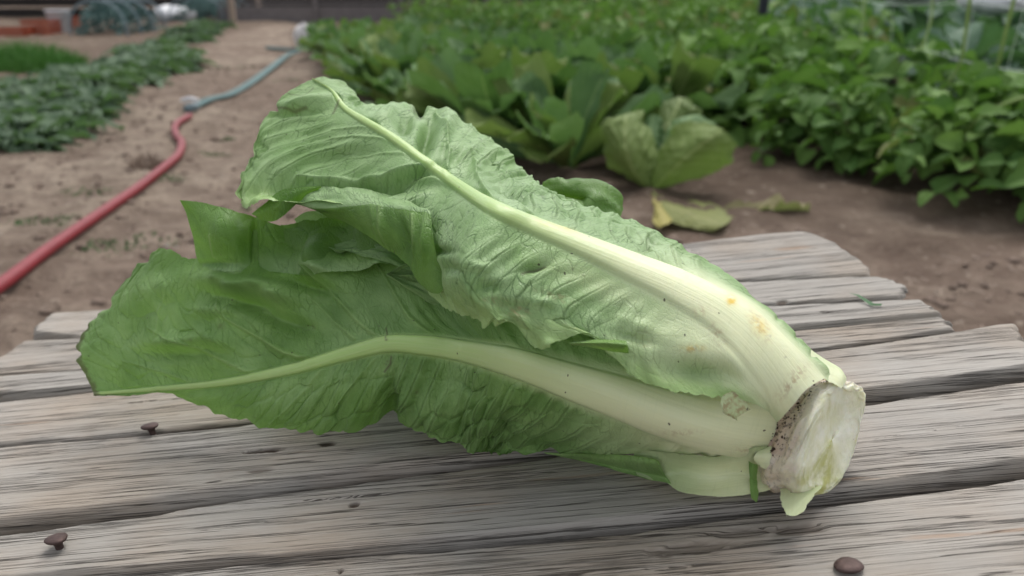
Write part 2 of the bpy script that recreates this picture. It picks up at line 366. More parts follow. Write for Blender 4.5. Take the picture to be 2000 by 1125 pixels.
        NU, NV = A.shape[:2]; Fq = gridF(NU, NV)[:, ::-1].copy()
        Vv = A.reshape(-1, 3)
        Fl = [tuple(q) for q in Fq.tolist()]
        Fl.append(tuple(range(0, NV))); Fl.append(tuple(reversed(range((NU-1)*NV, NU*NV))))
        bq = [((i)*NV, (i+1)*NV, (i+1)*NV+NV-1, i*NV+NV-1) for i in range(NU-1)]
        Fl += bq
        me = mesh('plank', Vv, Fl, M_WOOD, uv=UVs.reshape(-1, 2), attrs={'knot': np.repeat(K.reshape(-1, 1), 4, 1)})
        mobj('plank', me, T)
    def box(name, x0, x1, y0, y1, z0, z1, mat, slope=True):
        V = []
        for z in (z0, z1):
            for (x, y) in ((x0, y0), (x1, y0), (x1, y1), (x0, y1)):
                V.append((x, y-oy, z+(TILT*x if (z == z1 or slope) else 0)))
        Fb = [(3, 2, 1, 0), (4, 5, 6, 7), (0, 1, 5, 4), (1, 2, 6, 5), (2, 3, 7, 6), (3, 0, 4, 7)]
        me = mesh(name, V, Fb, mat, False, uv=[(v[1]*1., v[0]) for v in V]); return mobj(name, me, T)
    for x in (-.27, .215): box('crossbeam', x-.02, x+.02, .16, .67, TAB_Z-.055, TAB_Z-.0195, M_WOOD)
    for x in (-.27, .215):
        for y in (.2, .63): box('leg', x-.022, x+.022, y-.0225, y+.0225, -.05, TAB_Z-.0565, M_WOOD, False)
    def nail(px, py, hz, h, rad, lean=(0, 0)):
        x, y = tab(px, py, hz); z = TAB_Z+TILT*x+hz
        prof = [(0, h+.0006), (rad*.55, h+.0005), (rad*.93, h), (rad, h-.0006), (rad*.9, h-.0014), (rad*.45, h-.0022), (rad*.36, h-.004), (rad*.36, -.006)]
        V = []; n = 20
        for (r, zz) in prof:
            for k in range(n):
                a = 2*math.pi*k/n; rr = r*(1+.05*math.sin(a*3+px)+.04*math.cos(a*2+py))
                V.append((x+rr*math.cos(a)+lean[0]*(zz), y-oy+rr*math.sin(a)+lean[1]*(zz), z+zz+.16*rr*math.cos(a+1)*(1 if zz > h-.003 else 0)))
        me = mesh('nail', V, [(i*n+k, i*n+(k+1) % n, (i+1)*n+(k+1) % n, (i+1)*n+k)[::-1] for i in range(len(prof)-1) for k in range(n)], M_NAIL)
        return mobj('nail', me, T)
    a = nail(117, 1070, .004, .0052, .0050, (-.2, .05)); a['label'] = 'rusty nail standing proud at the near left'
    a = nail(299, 846, .009, .0050, .0046, (-.25, 0)); a['label'] = 'grey nail standing in the joint below the leaf tip'
    a = nail(1656, 1111, .000, .0022, .0054, (0, 0)); a['label'] = 'rusty nail head at the near right'
planks()
# ------------------------------------------------------------ the cut romaine head
AX = np.array([(-.30, .47, .05), (-.18, .445, .065), (-.05, .41, .078), (.025, .383, .060), (.10, .340, .041), (.135, .345, .030), (.17, .355, .025)])
axx = np.linspace(-.3, .17, 60); axy = np.interp(axx, AX[:, 0], AX[:, 1]); axr = np.interp(axx, AX[:, 0], AX[:, 2])
axy = np.convolve(np.pad(axy, 4, mode='edge'), np.ones(9)/9, 'valid'); axr = np.convolve(np.pad(axr, 4, mode='edge'), np.ones(9)/9, 'valid')
axz = TAB_Z+TILT*axx+axr
def tube_t(px, py):
    r = ray(px, py); best = None; bd = 9.; prev = 9.
    for t in np.linspace(.25, .6, 500):
        p = r*t+np.array([0, 0, CAM_H]); d = np.sqrt((p[0]-axx)**2+(p[1]-axy)**2+(p[2]-axz)**2)-axr
        m = d.min()
        if m < 0: return t
        if m < bd: bd = m; best = t
    return best
def tv(px, py, v): return v if abs(v) > .2 else tube_t(px, py)+v
def seg_dist(px, py, poly):
    d = np.full(px.shape, 1e9); s = np.zeros(px.shape); L = 0
    poly = [np.array(q, float) for q in poly]; tot = sum(np.linalg.norm(b-a) for a, b in zip(poly, poly[1:]))
    for a, b in zip(poly, poly[1:]):
        ab = b-a; l = np.linalg.norm(ab); k = np.clip(((px-a[0])*ab[0]+(py-a[1])*ab[1])/l**2, 0, 1)
        dd = np.hypot(px-a[0]-k*ab[0], py-a[1]-k*ab[1]); c = dd < d; d = np.where(c, dd, d); s = np.where(c, (L+k*l)/tot, s); L += l
    return d, s
def teeth(poly, n, amp, rad, sd):
    q = np.random.default_rng(sd); P_ = cr(np.array(poly, float), np.linspace(0, len(poly)-1, n)+q.normal(0, .02, n)*0); T_ = np.gradient(P_, axis=0); T_ /= np.linalg.norm(T_, axis=1, keepdims=True)
    return [(a[0]+q.normal(0, 2), a[1]+q.normal(0, 2), rad*q.uniform(.6, 1.3), -t_[1]*k_, t_[0]*k_) for a, t_ in zip(P_, T_) for k_ in (amp*q.uniform(-1, .6),)]
def patch(cp, vr, nu, nv, vv=None, edge=.02, edgef=60, seed=1, blist=None, stamps=(), ridges=(), ruff=.0, ruffs=40., rib=None, color=None, clampt=True, tipedge=.0, herr=None, warps=()):
    """cp[S][R] = (px, py, t or offset from the head's body); returns world verts and fields"""
    S, R = len(cp), len(cp[0])
    C = np.array([[(a[0], a[1], tv(*a)) for a in row] for row in cp], float)
    m = int(np.argmin(np.abs(np.array(vr)))); Wm = P(C[:, m, 0], C[:, m, 1], C[:, m, 2])
    cum = np.concatenate([[0], np.cumsum(np.linalg.norm(np.diff(Wm, axis=0), axis=1))]); um = np.linspace(0, cum[-1], nu)
    ui = np.interp(um, cum, np.arange(S)); Rr = cr(C, ui)                  # nu,R,3
    un = um/cum[-1]
    if vv is None: vv = np.linspace(vr[0], vr[-1], nv)
    V = np.broadcast_to(vv, (nu, nv)).copy()
    for sgn in (-1, 1):
        if sgn < 0 and vr[0] >= 0: continue
        if sgn > 0 and vr[-1] <= 0: continue
        nt_ = edge*(fbm(um*edgef, um*0+sgn*3, seed, 5)+.45*np.abs(vnoise(um*edgef*7, um*0+sgn*9, seed+2))+.25+.8*np.maximum(0, vnoise(um*edgef*.4, um*0+5*sgn, seed+3))**1.0)
        sel = (V*sgn > 0); V = np.where(sel, V*(1-nt_[:, None]*np.abs(V)**4), V)
    xi = np.interp(V, vr, np.arange(R)); i = np.clip(np.floor(xi).astype(int), 0, R-2); f = (xi-i)[..., None]
    E = np.concatenate([2*Rr[:, :1]-Rr[:, 1:2], Rr, 2*Rr[:, -1:]-Rr[:, -2:-1]], 1); ar = np.arange(nu)[:, None]
    a, b, c, d = E[ar, i], E[ar, i+1], E[ar, i+2], E[ar, i+3]
    Q = b+.5*f*((c-a)+f*((2*a-5*b+4*c-d)+f*(3*(b-c)+d-a)))
    px, py, t = Q[..., 0], Q[..., 1], Q[..., 2]
    if tipedge:
        n_ = tipedge*(fbm(V*edgef*.1, V*0, seed+31, 4)+.1*vnoise(V*60, V*0, seed)); q = (un[:, None]**8)
        k = int(nu*.9); px = px+q*n_*300; py = py+q*n_*120
    for (x, y, rr, dx, dy) in warps:
        g = np.exp(-((px-x)**2+(py-y)**2)/rr**2); px, py = px+dx*g, py+dy*g
    if clampt:
        tt = table_t(px, py, .0115)*.995; dlt = (t-tt)/.004; t = tt-np.logaddexp(0., -dlt)*.004
    W = P(px, py, t)
    mc = int(np.argmin(np.abs(vv))); sl = np.linalg.norm(np.diff(W, axis=1), axis=2); cu = np.concatenate([np.zeros((nu, 1)), np.cumsum(sl, 1)], 1)
    vm = cu-cu[:, mc:mc+1]; U = np.broadcast_to(um[:, None], vm.shape)
    def normals(W):
        N = np.cross(np.gradient(W, axis=0), np.gradient(W, axis=1)); N /= np.linalg.norm(N, axis=2, keepdims=True)+1e-12
        view = np.array([0, 0, CAM_H])-W; s = np.sign((N*view).sum(2).mean()); return N*s
    N = normals(W); D = np.zeros(px.shape); RD = np.zeros(px.shape); dark = np.zeros(px.shape); ridgew = np.zeros(px.shape); vein = np.zeros(px.shape)
    av = np.abs(vm); edgeprox = np.abs(V)
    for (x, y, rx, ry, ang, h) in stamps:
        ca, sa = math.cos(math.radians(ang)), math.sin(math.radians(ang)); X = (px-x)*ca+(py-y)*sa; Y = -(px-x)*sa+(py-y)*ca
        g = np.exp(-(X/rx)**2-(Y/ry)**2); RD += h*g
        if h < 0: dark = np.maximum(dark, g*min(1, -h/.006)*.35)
    for (poly, wpx, h, col) in ridges:
        dd, s_ = seg_dist(px, py, poly); ww = wpx*(1-.65*s_)
        RD += h*np.exp(-(dd/ww)**2)*(1-.5*s_); ridgew = np.maximum(ridgew, col*np.exp(-(dd/(ww*.8))**2)*(1-.5*s_))
    ribw = np.zeros(px.shape); RD_ = RD; amp_out = np.ones(px.shape)
    if rib is not None:
        rw, rh = rib(un); rw = rw[:, None]; rh = rh[:, None]; k = av/rw
        ribw = sst(1.15+.9*(1-un[:, None])**2, .62-.25*(1-un[:, None])**3, k); D += rh*np.sqrt(np.clip(1-np.clip(k, 0, 1)**2, 0, 1))*sst(1.05, .8, k) ; amp_out = sst(.9, 1.5, k)
    D += RD*(amp_out*.9+.1)
    if blist:
        fu, fv, skew, amp, lamp = blist
        wx = .7*fbm(U*45, vm*45, seed+2, 2); uu = (U-skew*av)*fu+wx; v2 = vm*fv+.7*fbm(U*38, vm*38, seed+8, 2); pat = sst(-.25, .35, fbm(U*22, vm*22, seed+60, 2))
        f1, ed, idv = voro(uu, v2, seed); f1b, edb, _ = voro(uu*2.3, v2*2.0, seed+40)
        A_ = amp(un[:, None]+0*V, V, px, py) if callable(amp) else amp
        D += .62*amp_out*A_*(.25+.75*pat)*((1-f1**2)*(idv*1.5-.35)+.30*(1-f1b**2)-.45*np.exp(-(ed/.16)**2))
        vein = np.exp(-(ed/.045)**2)*lamp*amp_out*(.3+.7*sst(-.3, .2, vnoise(U*40, vm*40, seed+71)))
    if herr:
        hf, hk, hs, hm = herr
        ph = (U-hk*av+1.6*av**2)*hf+.55*fbm(U*30, vm*30, seed+77, 2)+sst(0, 1, V)*.37
        hh = np.abs(ph-np.floor(ph)-.5); mk = hm(V, px, py)*amp_out*(.35+.65*sst(-.25, .15, vnoise(U*60, vm*25, seed+78)))
        ln = np.exp(-(hh/.05)**2)*mk; vein = np.maximum(vein, hs*ln); D += mk*(.0009*np.cos((ph)*2*np.pi)*-1-.0008*ln)
    if ruff: D += ruff*fbm(U*ruffs, vm*ruffs*.4, seed+4, 3)*sst(.35, 1., edgeprox)
    D += .0012*fbm(U*45, vm*45, seed+6, 3)*amp_out
    Nb = N.copy()
    for ax_, wd_ in ((0, 21), (1, 31)):
        k_ = wd_//2; pd = [(0, 0)]*3; pd[ax_] = (k_+1, k_); cs = np.cumsum(np.pad(Nb, pd, mode='edge'), axis=ax_); n_ = Nb.shape[ax_]
        Nb = (np.take(cs, np.arange(wd_, wd_+n_), ax_)-np.take(cs, np.arange(0, n_), ax_))/wd_
    Nb /= np.linalg.norm(Nb, axis=2, keepdims=True)+1e-9
    W = W+Nb*D[..., None]
    tone, st = color(un[:, None]+0*V, V, vm, px, py, ribw, ridgew, vein, dark)
    return dict(W=W, uv=np.stack([U+seed*.37, vm], -1), tone=tone, stain=st, ribw=ribw, px=px, py=py, V=V)
def leaf_obj(p, parent, split=True, name='blade'):
    nu, nv = p['W'].shape[:2]; Fq = gridF(nu, nv)
    Vt = p['W'].reshape(-1, 3)-np.array(parent['_o']); uv = p['uv'].reshape(-1, 2); to = p['tone'].reshape(-1, 4); st = p['stain'].reshape(-1, 4)
    # orientation toward camera
    c0 = p['W']; N = np.cross(np.gradient(c0, axis=0), np.gradient(c0, axis=1)); s = np.sign((N*(np.array([0, 0, CAM_H])-c0)).sum())
    if s < 0: Fq = Fq[:, ::-1].copy(); N = -N
    N = N/(np.linalg.norm(N, axis=2, keepdims=True)+1e-12); N = N.reshape(-1, 3)
    sets = [(name, np.ones(len(Fq), bool))]
    if split and p['ribw'].max() > .5:
        m = (p['ribw'].reshape(-1)[Fq].mean(1) > .5); sets = [(name, ~m), ('midrib', m)]
    out = []
    for nm, mk in sets:
        Fs = Fq[mk]; idx = np.unique(Fs); rm = np.full(len(Vt), -1); rm[idx] = np.arange(len(idx))
        me = mesh(nm, Vt[idx], rm[Fs], M_LEAF, uv=uv[idx], attrs={'tone': to[idx], 'stain': st[idx]})
        me.normals_split_custom_set_from_vertices(N[idx].tolist())
        out.append(mobj(nm, me, parent))
    return out
BASE = np.array([.0, .40, TAB_Z])
HEAD = empty('romaine_lettuce', tuple(BASE)); HEAD['label'] = 'large cut head of romaine lettuce lying on the plank table'; HEAD['category'] = 'lettuce'
HEAD['_o'] = tuple(BASE)
def leaf_empty(label=None):
    e = bpy.data.objects.new('leaf', None); link(e, HEAD); e['_o'] = tuple(BASE)
    if label: e['label'] = label
    return e
def G(px, py, x, y, rx, ry=None, ang=0):
    ry = ry or rx; ca, sa = math.cos(math.radians(ang)), math.sin(math.radians(ang)); X = (px-x)*ca+(py-y)*sa; Y = -(px-x)*sa+(py-y)*ca
    return np.exp(-(X/rx)**2-(Y/ry)**2)
def pack(a, b, c, d): return np.stack(np.broadcast_arrays(a, b, c, d), -1)
# ---- lower leaf
def col_low(un, V, vm, px, py, ribw, ridgew, vein, dark):
    w = np.maximum(ribw, ridgew*.55); basew = sst(1060, 1500, px+.35*(py-700)+60*vnoise(un*14, vm*60, 3)); 
    w = np.maximum(w, basew*sst(1.0, .2, np.abs(V)*(1-basew*.75)))
    w = np.clip(w, 0, 1)
    inner = .62+.3*vnoise(px/60, py/60, 5)-.15*sst(420, 160, px)+.25*sst(600, 480, py)*sst(420, 520, px)-.30*sst(900, 1250, px)
    bro = sst(.985, .999, np.abs(V)+.012*vnoise(px/9, py/9, 4))*sst(1000, 600, px)*.45
    bro = np.maximum(bro, sst(.988, .997, un+.006*vnoise(px/5, py/5, 2))*.9)
    for (x, y, r) in ((433, 637, 6), (602, 635, 4), (382, 665, 3), (760, 665, 3), (752, 712, 3), (755, 706, 3), (815, 762, 5)): bro = np.maximum(bro, .9*G(px, py, x, y, r)*(.6+vnoise(px/3, py/3, 1)))
    d, s = seg_dist(px, py, [(752, 640), (758, 662)]); bro = np.maximum(bro, .8*np.exp(-(d/1.6)**2))
    d, s = seg_dist(px, py, [(764, 697), (762, 710), (750, 726)]); bro = np.maximum(bro, .95*np.exp(-(d/2.4)**2))
    cream = sst(750, 1350, px)
    return pack(w, np.clip(inner, 0, 1), np.clip(bro, 0, 1), np.clip(vein*.9*(1-w), 0, 1)), pack(np.clip(.5*G(px, py, 1460, 875, 30, 8)+.35*G(px, py, 1330, 838, 40, 6), 0, 1), 0*px, np.clip(dark+.5*sst(.55, .95, np.abs(V))*sst(900, 600, py)*sst(600, 700, py)*0, 0, 1), cream)
Lo = [ # F(-1) F(-.66) F(-.33) M N(.5) N(1)
 [(1560,800,.010),(1555,820,.008),(1550,842,.006),(1542,866,.005),(1534,888,.006),(1520,908,.008)],
 [(1440,735,.004),(1425,772,0),(1412,810,-.003),(1400,845,-.006),(1398,878,-.004),(1405,898,.002)],
 [(1330,690,.004),(1320,730,.001),(1310,770,-.003),(1300,815,-.007),(1292,852,-.004),(1290,886,.002)],
 [(1220,640,.005),(1213,685,.002),(1207,730,-.002),(1200,776,-.007),(1192,832,-.004),(1185,884,.004)],
 [(1090,590,.006),(1092,640,.003),(1096,690,-.001),(1100,740,-.006),(1090,812,-.004),(1080,886,.006)],
 [(965,560,.008),(975,610,.005),(988,658,0),(1000,706,-.005),(995,800,-.003),(980,891,.006)],
 [(850,490,.41),(865,560,.402),(882,625,.393),(900,683,.382),(900,785,.386),(900,880,.402)],
 [(765,432,.425),(780,520,.412),(800,600,.401),(820,673,.390),(822,760,.392),(828,849,.408)],
 [(700,418,.438),(715,510,.423),(735,595,.410),(757,671,.398),(754,757,.399),(748,837,.415)],
 [(630,415,.447),(640,510,.434),(658,605,.421),(680,690,.409),(668,770,.409),(660,849,.422)],
 [(555,430,.452),(558,525,.443),(570,625,.432),(590,716,.421),(578,782,.420),(568,842,.430)],
 [(470,455,.455),(465,545,.449),(475,645,.441),(500,736,.433),(492,782,.432),(486,827,.440)],
 [(393,500,.458),(370,580,.456),(385,665,.450),(420,749,.444),(412,778,.444),(403,801,.450)],
 [(330,478,.468),(285,560,.468),(285,660,.462),(325,757,.456),(322,762,.458),(318,767,.460)],
 [(300,492,.474),(228,580,.477),(205,665,.472),(240,764,.466),(250,766,.466),(262,767,.466)],
 [(285,505,.476),(192,602,.482),(150,690,.478),(182,768,.470),(190,768,.470),(200,768,.470)]]
lat = [([(755,668),(700,630),(650,580),(610,540),(590,515)], 7, .0016, .4), ([(610,705),(560,690),(500,655),(440,622),(425,590)], 7, .0022, .6),
 ([(500,733),(440,705),(380,678),(320,655),(290,640)], 6, .0018, .5), ([(380,750),(330,730),(270,712),(240,705)], 5, .0012, .3),
 ([(690,660),(640,620),(600,575)], 6, .0014, .35), ([(860,670),(800,620),(760,560),(720,500)], 6, .0014, .3), ([(640,712),(600,760),(560,800),(530,825)], 6, .0013, .35),
 ([(740,690),(700,740),(660,790)], 5, .001, .2), ([(310,655),(312,610),(330,580)], 4, .0010, .3)]
def amp_low(u, V, px, py):
    return .0012+.0030*sst(.0, .5, V)*sst(1300, 1000, px)*sst(450, 650, px)+.0010*G(px, py, 500, 590, 160, 70)+.0008*G(px, py, 380, 640, 140, 60)-.0005*sst(1100, 1300, px)
st_low = [(480,560,70,22,10,.010),(560,575,28,34,30,.007),(420,605,60,14,0,.004),(520,610,120,16,20,-.006),(640,600,40,60,-40,-.005),(700,520,60,90,-30,-.006),(350,665,60,14,-5,.005),
 (360,690,80,14,0,-.003),(760,800,14,60,0,-.008),(690,815,30,40,0,.004),(850,800,30,40,0,.005),(560,640,60,20,30,-.003),(330,560,60,26,-20,.004),(260,640,60,20,-50,-.002),(420,660,40,12,30,.003),(930,820,22,40,0,.003),(990,840,18,30,0,-.003),
 (620,500,22,40,20,.009),(598,556,40,12,10,-.006),(520,560,24,14,10,.005),(470,566,22,10,0,.004),(555,585,26,12,0,.005),(500,590,60,8,10,-.004),(435,545,16,10,0,.004),(450,585,20,10,0,.003)]
vrL = [-1, -.66, -.33, 0, .5, 1]
p = patch(Lo, vrL, 760, 380, edge=.040, edgef=55, seed=3, herr=(115, .55, .8, lambda V, px, py: sst(-.05, .15, V)*sst(560, 760, px)+.5*sst(-.05, -.3, V)*sst(700, 850, px)), blist=(95, 62, .5, amp_low, .4), warps=teeth([(330,478),(285,505),(212,575),(190,600),(160,640),(148,700),(160,745)], 26, 7., 6., 3)+teeth([(310,765),(400,803),(490,828),(620,848),(750,838),(830,850),(900,880),(1000,890)], 30, 6., 8., 4)+[(205,592,11,16,9),(150,692,7,9,0),(285,505,10,7,7),(165,640,7,6,1),(180,615,6,6,2),(400,803,12,0,-8),(330,480,9,0,7),(160,735,6,7,-2),(250,535,8,6,5),(750,840,20,0,-10),(890,880,14,0,-7),(1010,890,10,0,-6),(560,842,14,0,-5),(480,825,10,0,-6)], stamps=st_low, ridges=lat, ruff=.004, ruffs=38,
          rib=lambda u: (.0012+.0098*(1-u)**1.5+.0075*np.exp(-((u)/.18)**2), .0006+.0032*(1-u)**.9*sst(-.05, .25, u)), color=col_low, tipedge=.03)
LOW = leaf_empty('lower outer leaf lying flat with a long pale midrib'); leaf_obj(p, LOW)
# ---- upper leaf
def col_up(un, V, vm, px, py, ribw, ridgew, vein, dark):
    basew = sst(1120, 1500, px+.45*(py-560)*(py > 0)+70*vnoise(un*12, vm*50, 8))
    lowv = np.clip(V, 0, 1)
    w = np.maximum(ribw, ridgew*.5); w = np.maximum(w, basew*sst(1.25, .15, lowv-basew*.35)*sst(-.98, -.3, V))
    w = np.maximum(w, .5*G(px, py, 1180, 555, 170, 34, 22)); w = np.maximum(w, .75*G(px, py, 1400, 690, 190, 80, 35))
    w = np.clip(w*(1-.75*G(px, py, 1370, 725, 75, 30, 8)), 0, 1)
    mg = sst(.62, .98, V+.12*vnoise(px/16, py/16, 9))*sst(1500, 1420, px); w = np.where(mg > 0, w*(1-mg)+mg*.55, w)
    inner = .02+.14*sst(950, 600, px)+.16*vnoise(px/70, py/70, 5)+.24*sst(.5, 1, V)*sst(900, 1300, px)+.22*sst(-.5, -1., V)*sst(1100, 1400, px)
    bro = sst(.984, .998, np.abs(V)+.012*vnoise(px/7, py/7, 4))*.35*sst(900, 700, px)
    bro = np.maximum(bro, .6*sst(.985, .998, -V+.012*vnoise(px/9, py/9, 4))*sst(1350, 1500, px))
    for (x, y, r) in ((1118, 525, 2.5), (1140, 537, 2.5), (1045, 524, 4), (820, 222, 6), (808, 212, 5), (1060, 380, 3), (1530, 700, 2), (1500, 660, 2), (1030, 605, 4)): bro = np.maximum(bro, .9*G(px, py, x, y, r)*(.6+vnoise(px/3, py/3, 1)))
    for pl, wd in (([(1020, 534), (1035, 524), (1065, 518)], 3.2), ([(545, 213), (575, 217), (600, 212)], 1.8), ([(650, 222), (658, 206), (662, 200)], 2.2), ([(575, 212), (578, 224)], 1.2), ([(612,170),(595,190),(560,182)],1.0)):
        d, s = seg_dist(px, py, pl); bro = np.maximum(bro, .8*np.exp(-(d/wd)**2))
    stn = .75*G(px, py, 1012, 608, 22, 12)+.45*G(px, py, 1085, 578, 40, 10, 20)+.35*G(px, py, 960, 588, 30, 10)+.6*G(px, py, 1400, 655, 24, 10, 60)+.6*G(px, py, 1350, 680, 24, 8)+.5*G(px, py, 1365, 612, 14, 8)+.6*G(px, py, 1478, 640, 34, 16, 60)+.4*G(px, py, 1260, 670, 14, 6)+.7*G(px, py, 1545, 745, 40, 12, -50)
    ye = 1.3*G(px, py, 1424, 594, 9)+.6*G(px, py, 1480, 640, 24, 12, 50)+.45*G(px, py, 1110, 455, 18, 8, 20)+.25*G(px, py, 1070, 448, 30, 8, 15)+.5*G(px, py, 1355, 680, 20, 6)
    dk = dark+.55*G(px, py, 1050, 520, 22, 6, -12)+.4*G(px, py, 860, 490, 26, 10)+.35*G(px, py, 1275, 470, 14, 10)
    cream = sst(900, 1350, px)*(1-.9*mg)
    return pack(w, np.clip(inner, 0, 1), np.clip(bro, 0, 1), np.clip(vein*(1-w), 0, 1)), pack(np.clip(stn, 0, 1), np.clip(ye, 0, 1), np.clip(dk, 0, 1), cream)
Up = [ # F(-1) F(-.5) M N(.35) N(.7) N(1)
 [(1632,738,.000),(1605,742,-.006),(1572,762,-.010),(1552,785,-.010),(1534,808,-.008),(1518,828,-.005)],
 [(1595,690,.006),(1556,680,-.004),(1500,672,-.010),(1482,718,-.011),(1478,762,-.010),(1492,800,-.006)],
 [(1532,627,.008),(1482,605,-.003),(1424,604,-.010),(1392,672,-.012),(1385,730,-.014),(1420,778,-.014)],
 [(1455,565,.010),(1390,543,-.002),(1325,552,-.011),(1285,632,-.013),(1275,700,-.016),(1310,768,-.018)],
 [(1378,505,.012),(1305,493,-.001),(1230,514,-.012),(1188,590,-.014),(1180,655,-.016),(1238,740,-.018)],
 [(1298,455,.014),(1215,450,0),(1140,478,-.013),(1088,555,-.016),(1078,620,-.017),(1160,664,-.018)],
 [(1218,420,.016),(1128,418,.001),(1042,440,-.013),(985,520,-.017),(975,590,-.018),(1062,692,-.018)],
 [(1118,392,.018),(1040,378,.003),(960,404,-.012),(905,485,-.018),(895,560,-.018),(960,636,-.014)],
 [(1040,338,.462),(975,338,.440),(886,356,.413),(838,440,.396),(840,520,.388),(868,608,.385)],
 [(990,285,.468),(912,285,.450),(820,308,.424),(768,370,.410),(745,420,.402),(770,480,.398)],
 [(905,232,.478),(840,240,.462),(762,266,.437),(695,335,.430),(650,375,.420),(660,400,.412)],
 [(830,206,.485),(775,220,.470),(712,236,.447),(635,305,.446),(570,355,.436),(560,398,.428)],
 [(745,206,.492),(710,208,.482),(672,210,.464),(590,262,.458),(510,335,.446),(500,418,.434)],
 [(702,205,.494),(690,190,.486),(645,176,.476),(545,232,.468),(482,330,.452),(468,403,.440)],
 [(690,188,.496),(668,160,.492),(608,153,.486),(532,206,.474),(488,300,.456),(461,394,.442)]]
rid_up = [([(835,325),(760,345),(700,352),(640,350),(580,345)], 9, .005, .05), ([(868,350),(800,345),(745,362),(700,380)], 7, .002, .25),
 ([(760,272),(690,268),(620,280),(580,300)], 4, .0010, .12), ([(745,250),(700,248),(650,255)], 4, .0008, .12), ([(800,300),(740,300),(680,312)], 4, .0008, .12),
 ([(870,340),(875,300),(868,260),(850,220)], 6, .003, .15), ([(960,392),(930,350),(915,300)], 5, .0018, .12), ([(1045,432),(1020,400),(1000,380)], 5, .0014, .1),
 ([(1335,545),(1300,500),(1270,470),(1250,440)], 6, .0015, .3), ([(1450,610),(1400,575),(1340,520),(1290,470)], 6, .0012, .25)]
st_up = [(660,368,130,15,-3,-.012),(560,362,40,20,10,-.007),(800,345,60,9,-20,-.006),(640,300,90,22,-8,.004),(835,265,14,36,15,-.010),(790,240,16,20,0,-.006),(755,225,30,12,-20,.004),(870,250,18,40,20,.005),
 (930,330,20,44,-30,.004),(1005,375,40,12,25,-.005),(1048,522,26,8,-14,-.003),(860,490,18,8,0,-.003),(880,525,16,12,0,-.003),(930,520,16,10,0,.0025),(960,562,18,12,0,-.003),(1000,600,40,12,15,-.0025),(1060,590,30,10,10,.002),
 (1240,660,40,10,15,-.002),(1370,728,80,26,8,-.005),(1190,610,50,14,20,-.002),(1275,468,12,9,20,-.003),(1265,482,12,7,30,-.003),(600,200,60,10,-10,.004),(575,222,50,6,-4,-.003),(520,400,30,20,0,.004),(820,212,10,12,0,-.006),
 (700,300,60,14,-10,-.003),(1215,620,60,12,22,.0018),(1440,700,18,50,-30,.003),(480,330,14,60,10,.003),(960,640,30,14,0,.003),(1070,675,16,14,0,.003)]
def amp_up(u, V, px, py):
    return .0004+.0010*sst(-.15, -.5, V)*sst(1350, 1150, px)+.0012*G(px, py, 960, 560, 150, 70, 25)+.0006*G(px, py, 1180, 640, 140, 40, 20)+.0006*sst(700, 900, px)*sst(-.2, -.5, V)
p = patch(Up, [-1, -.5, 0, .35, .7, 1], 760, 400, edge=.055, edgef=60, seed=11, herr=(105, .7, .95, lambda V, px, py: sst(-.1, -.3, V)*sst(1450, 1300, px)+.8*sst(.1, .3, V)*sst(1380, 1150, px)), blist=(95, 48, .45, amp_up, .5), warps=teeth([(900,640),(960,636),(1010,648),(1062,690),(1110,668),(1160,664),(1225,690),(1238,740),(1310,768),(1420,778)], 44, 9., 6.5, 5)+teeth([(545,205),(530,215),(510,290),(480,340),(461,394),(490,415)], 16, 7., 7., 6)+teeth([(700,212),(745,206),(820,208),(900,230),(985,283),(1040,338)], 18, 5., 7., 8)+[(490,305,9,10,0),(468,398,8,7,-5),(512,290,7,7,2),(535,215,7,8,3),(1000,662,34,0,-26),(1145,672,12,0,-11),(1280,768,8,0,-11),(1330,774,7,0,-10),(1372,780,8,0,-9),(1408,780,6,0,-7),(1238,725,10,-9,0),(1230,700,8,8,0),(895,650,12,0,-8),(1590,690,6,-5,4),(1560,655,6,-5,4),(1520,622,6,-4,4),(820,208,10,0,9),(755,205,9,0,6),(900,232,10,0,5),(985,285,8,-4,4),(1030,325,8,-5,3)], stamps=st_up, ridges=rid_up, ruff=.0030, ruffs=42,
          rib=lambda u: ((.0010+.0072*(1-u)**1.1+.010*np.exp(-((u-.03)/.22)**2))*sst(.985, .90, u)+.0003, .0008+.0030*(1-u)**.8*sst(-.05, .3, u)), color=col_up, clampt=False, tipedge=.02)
UPP = leaf_empty('upper outer leaf arching up with a broad cream midrib'); leaf_obj(p, UPP)
# ---- smaller leaf pieces
def col_const(inner, white=0., cream=.5, ygrad=None, bro=.3, dk=0.):
    def f(un, V, vm, px, py, ribw, ridgew, vein, dark):
        i = inner(px, py, V, un) if callable(inner) else inner; w_ = white(px, py, V, un) if callable(white) else white
        b = sst(.975, .999, np.abs(V)+.015*vnoise(px/7, py/7, 4))*bro
        w2 = np.clip(np.maximum(np.maximum(ribw, ridgew), w_+0*px), 0, 1)
        return pack(w2, np.clip(i+.15*vnoise(px/40, py/40, 2), 0, 1), b, vein*(1-w2)), pack(0*px, 0*px, np.clip(dark+dk, 0, 1), cream)
    return f
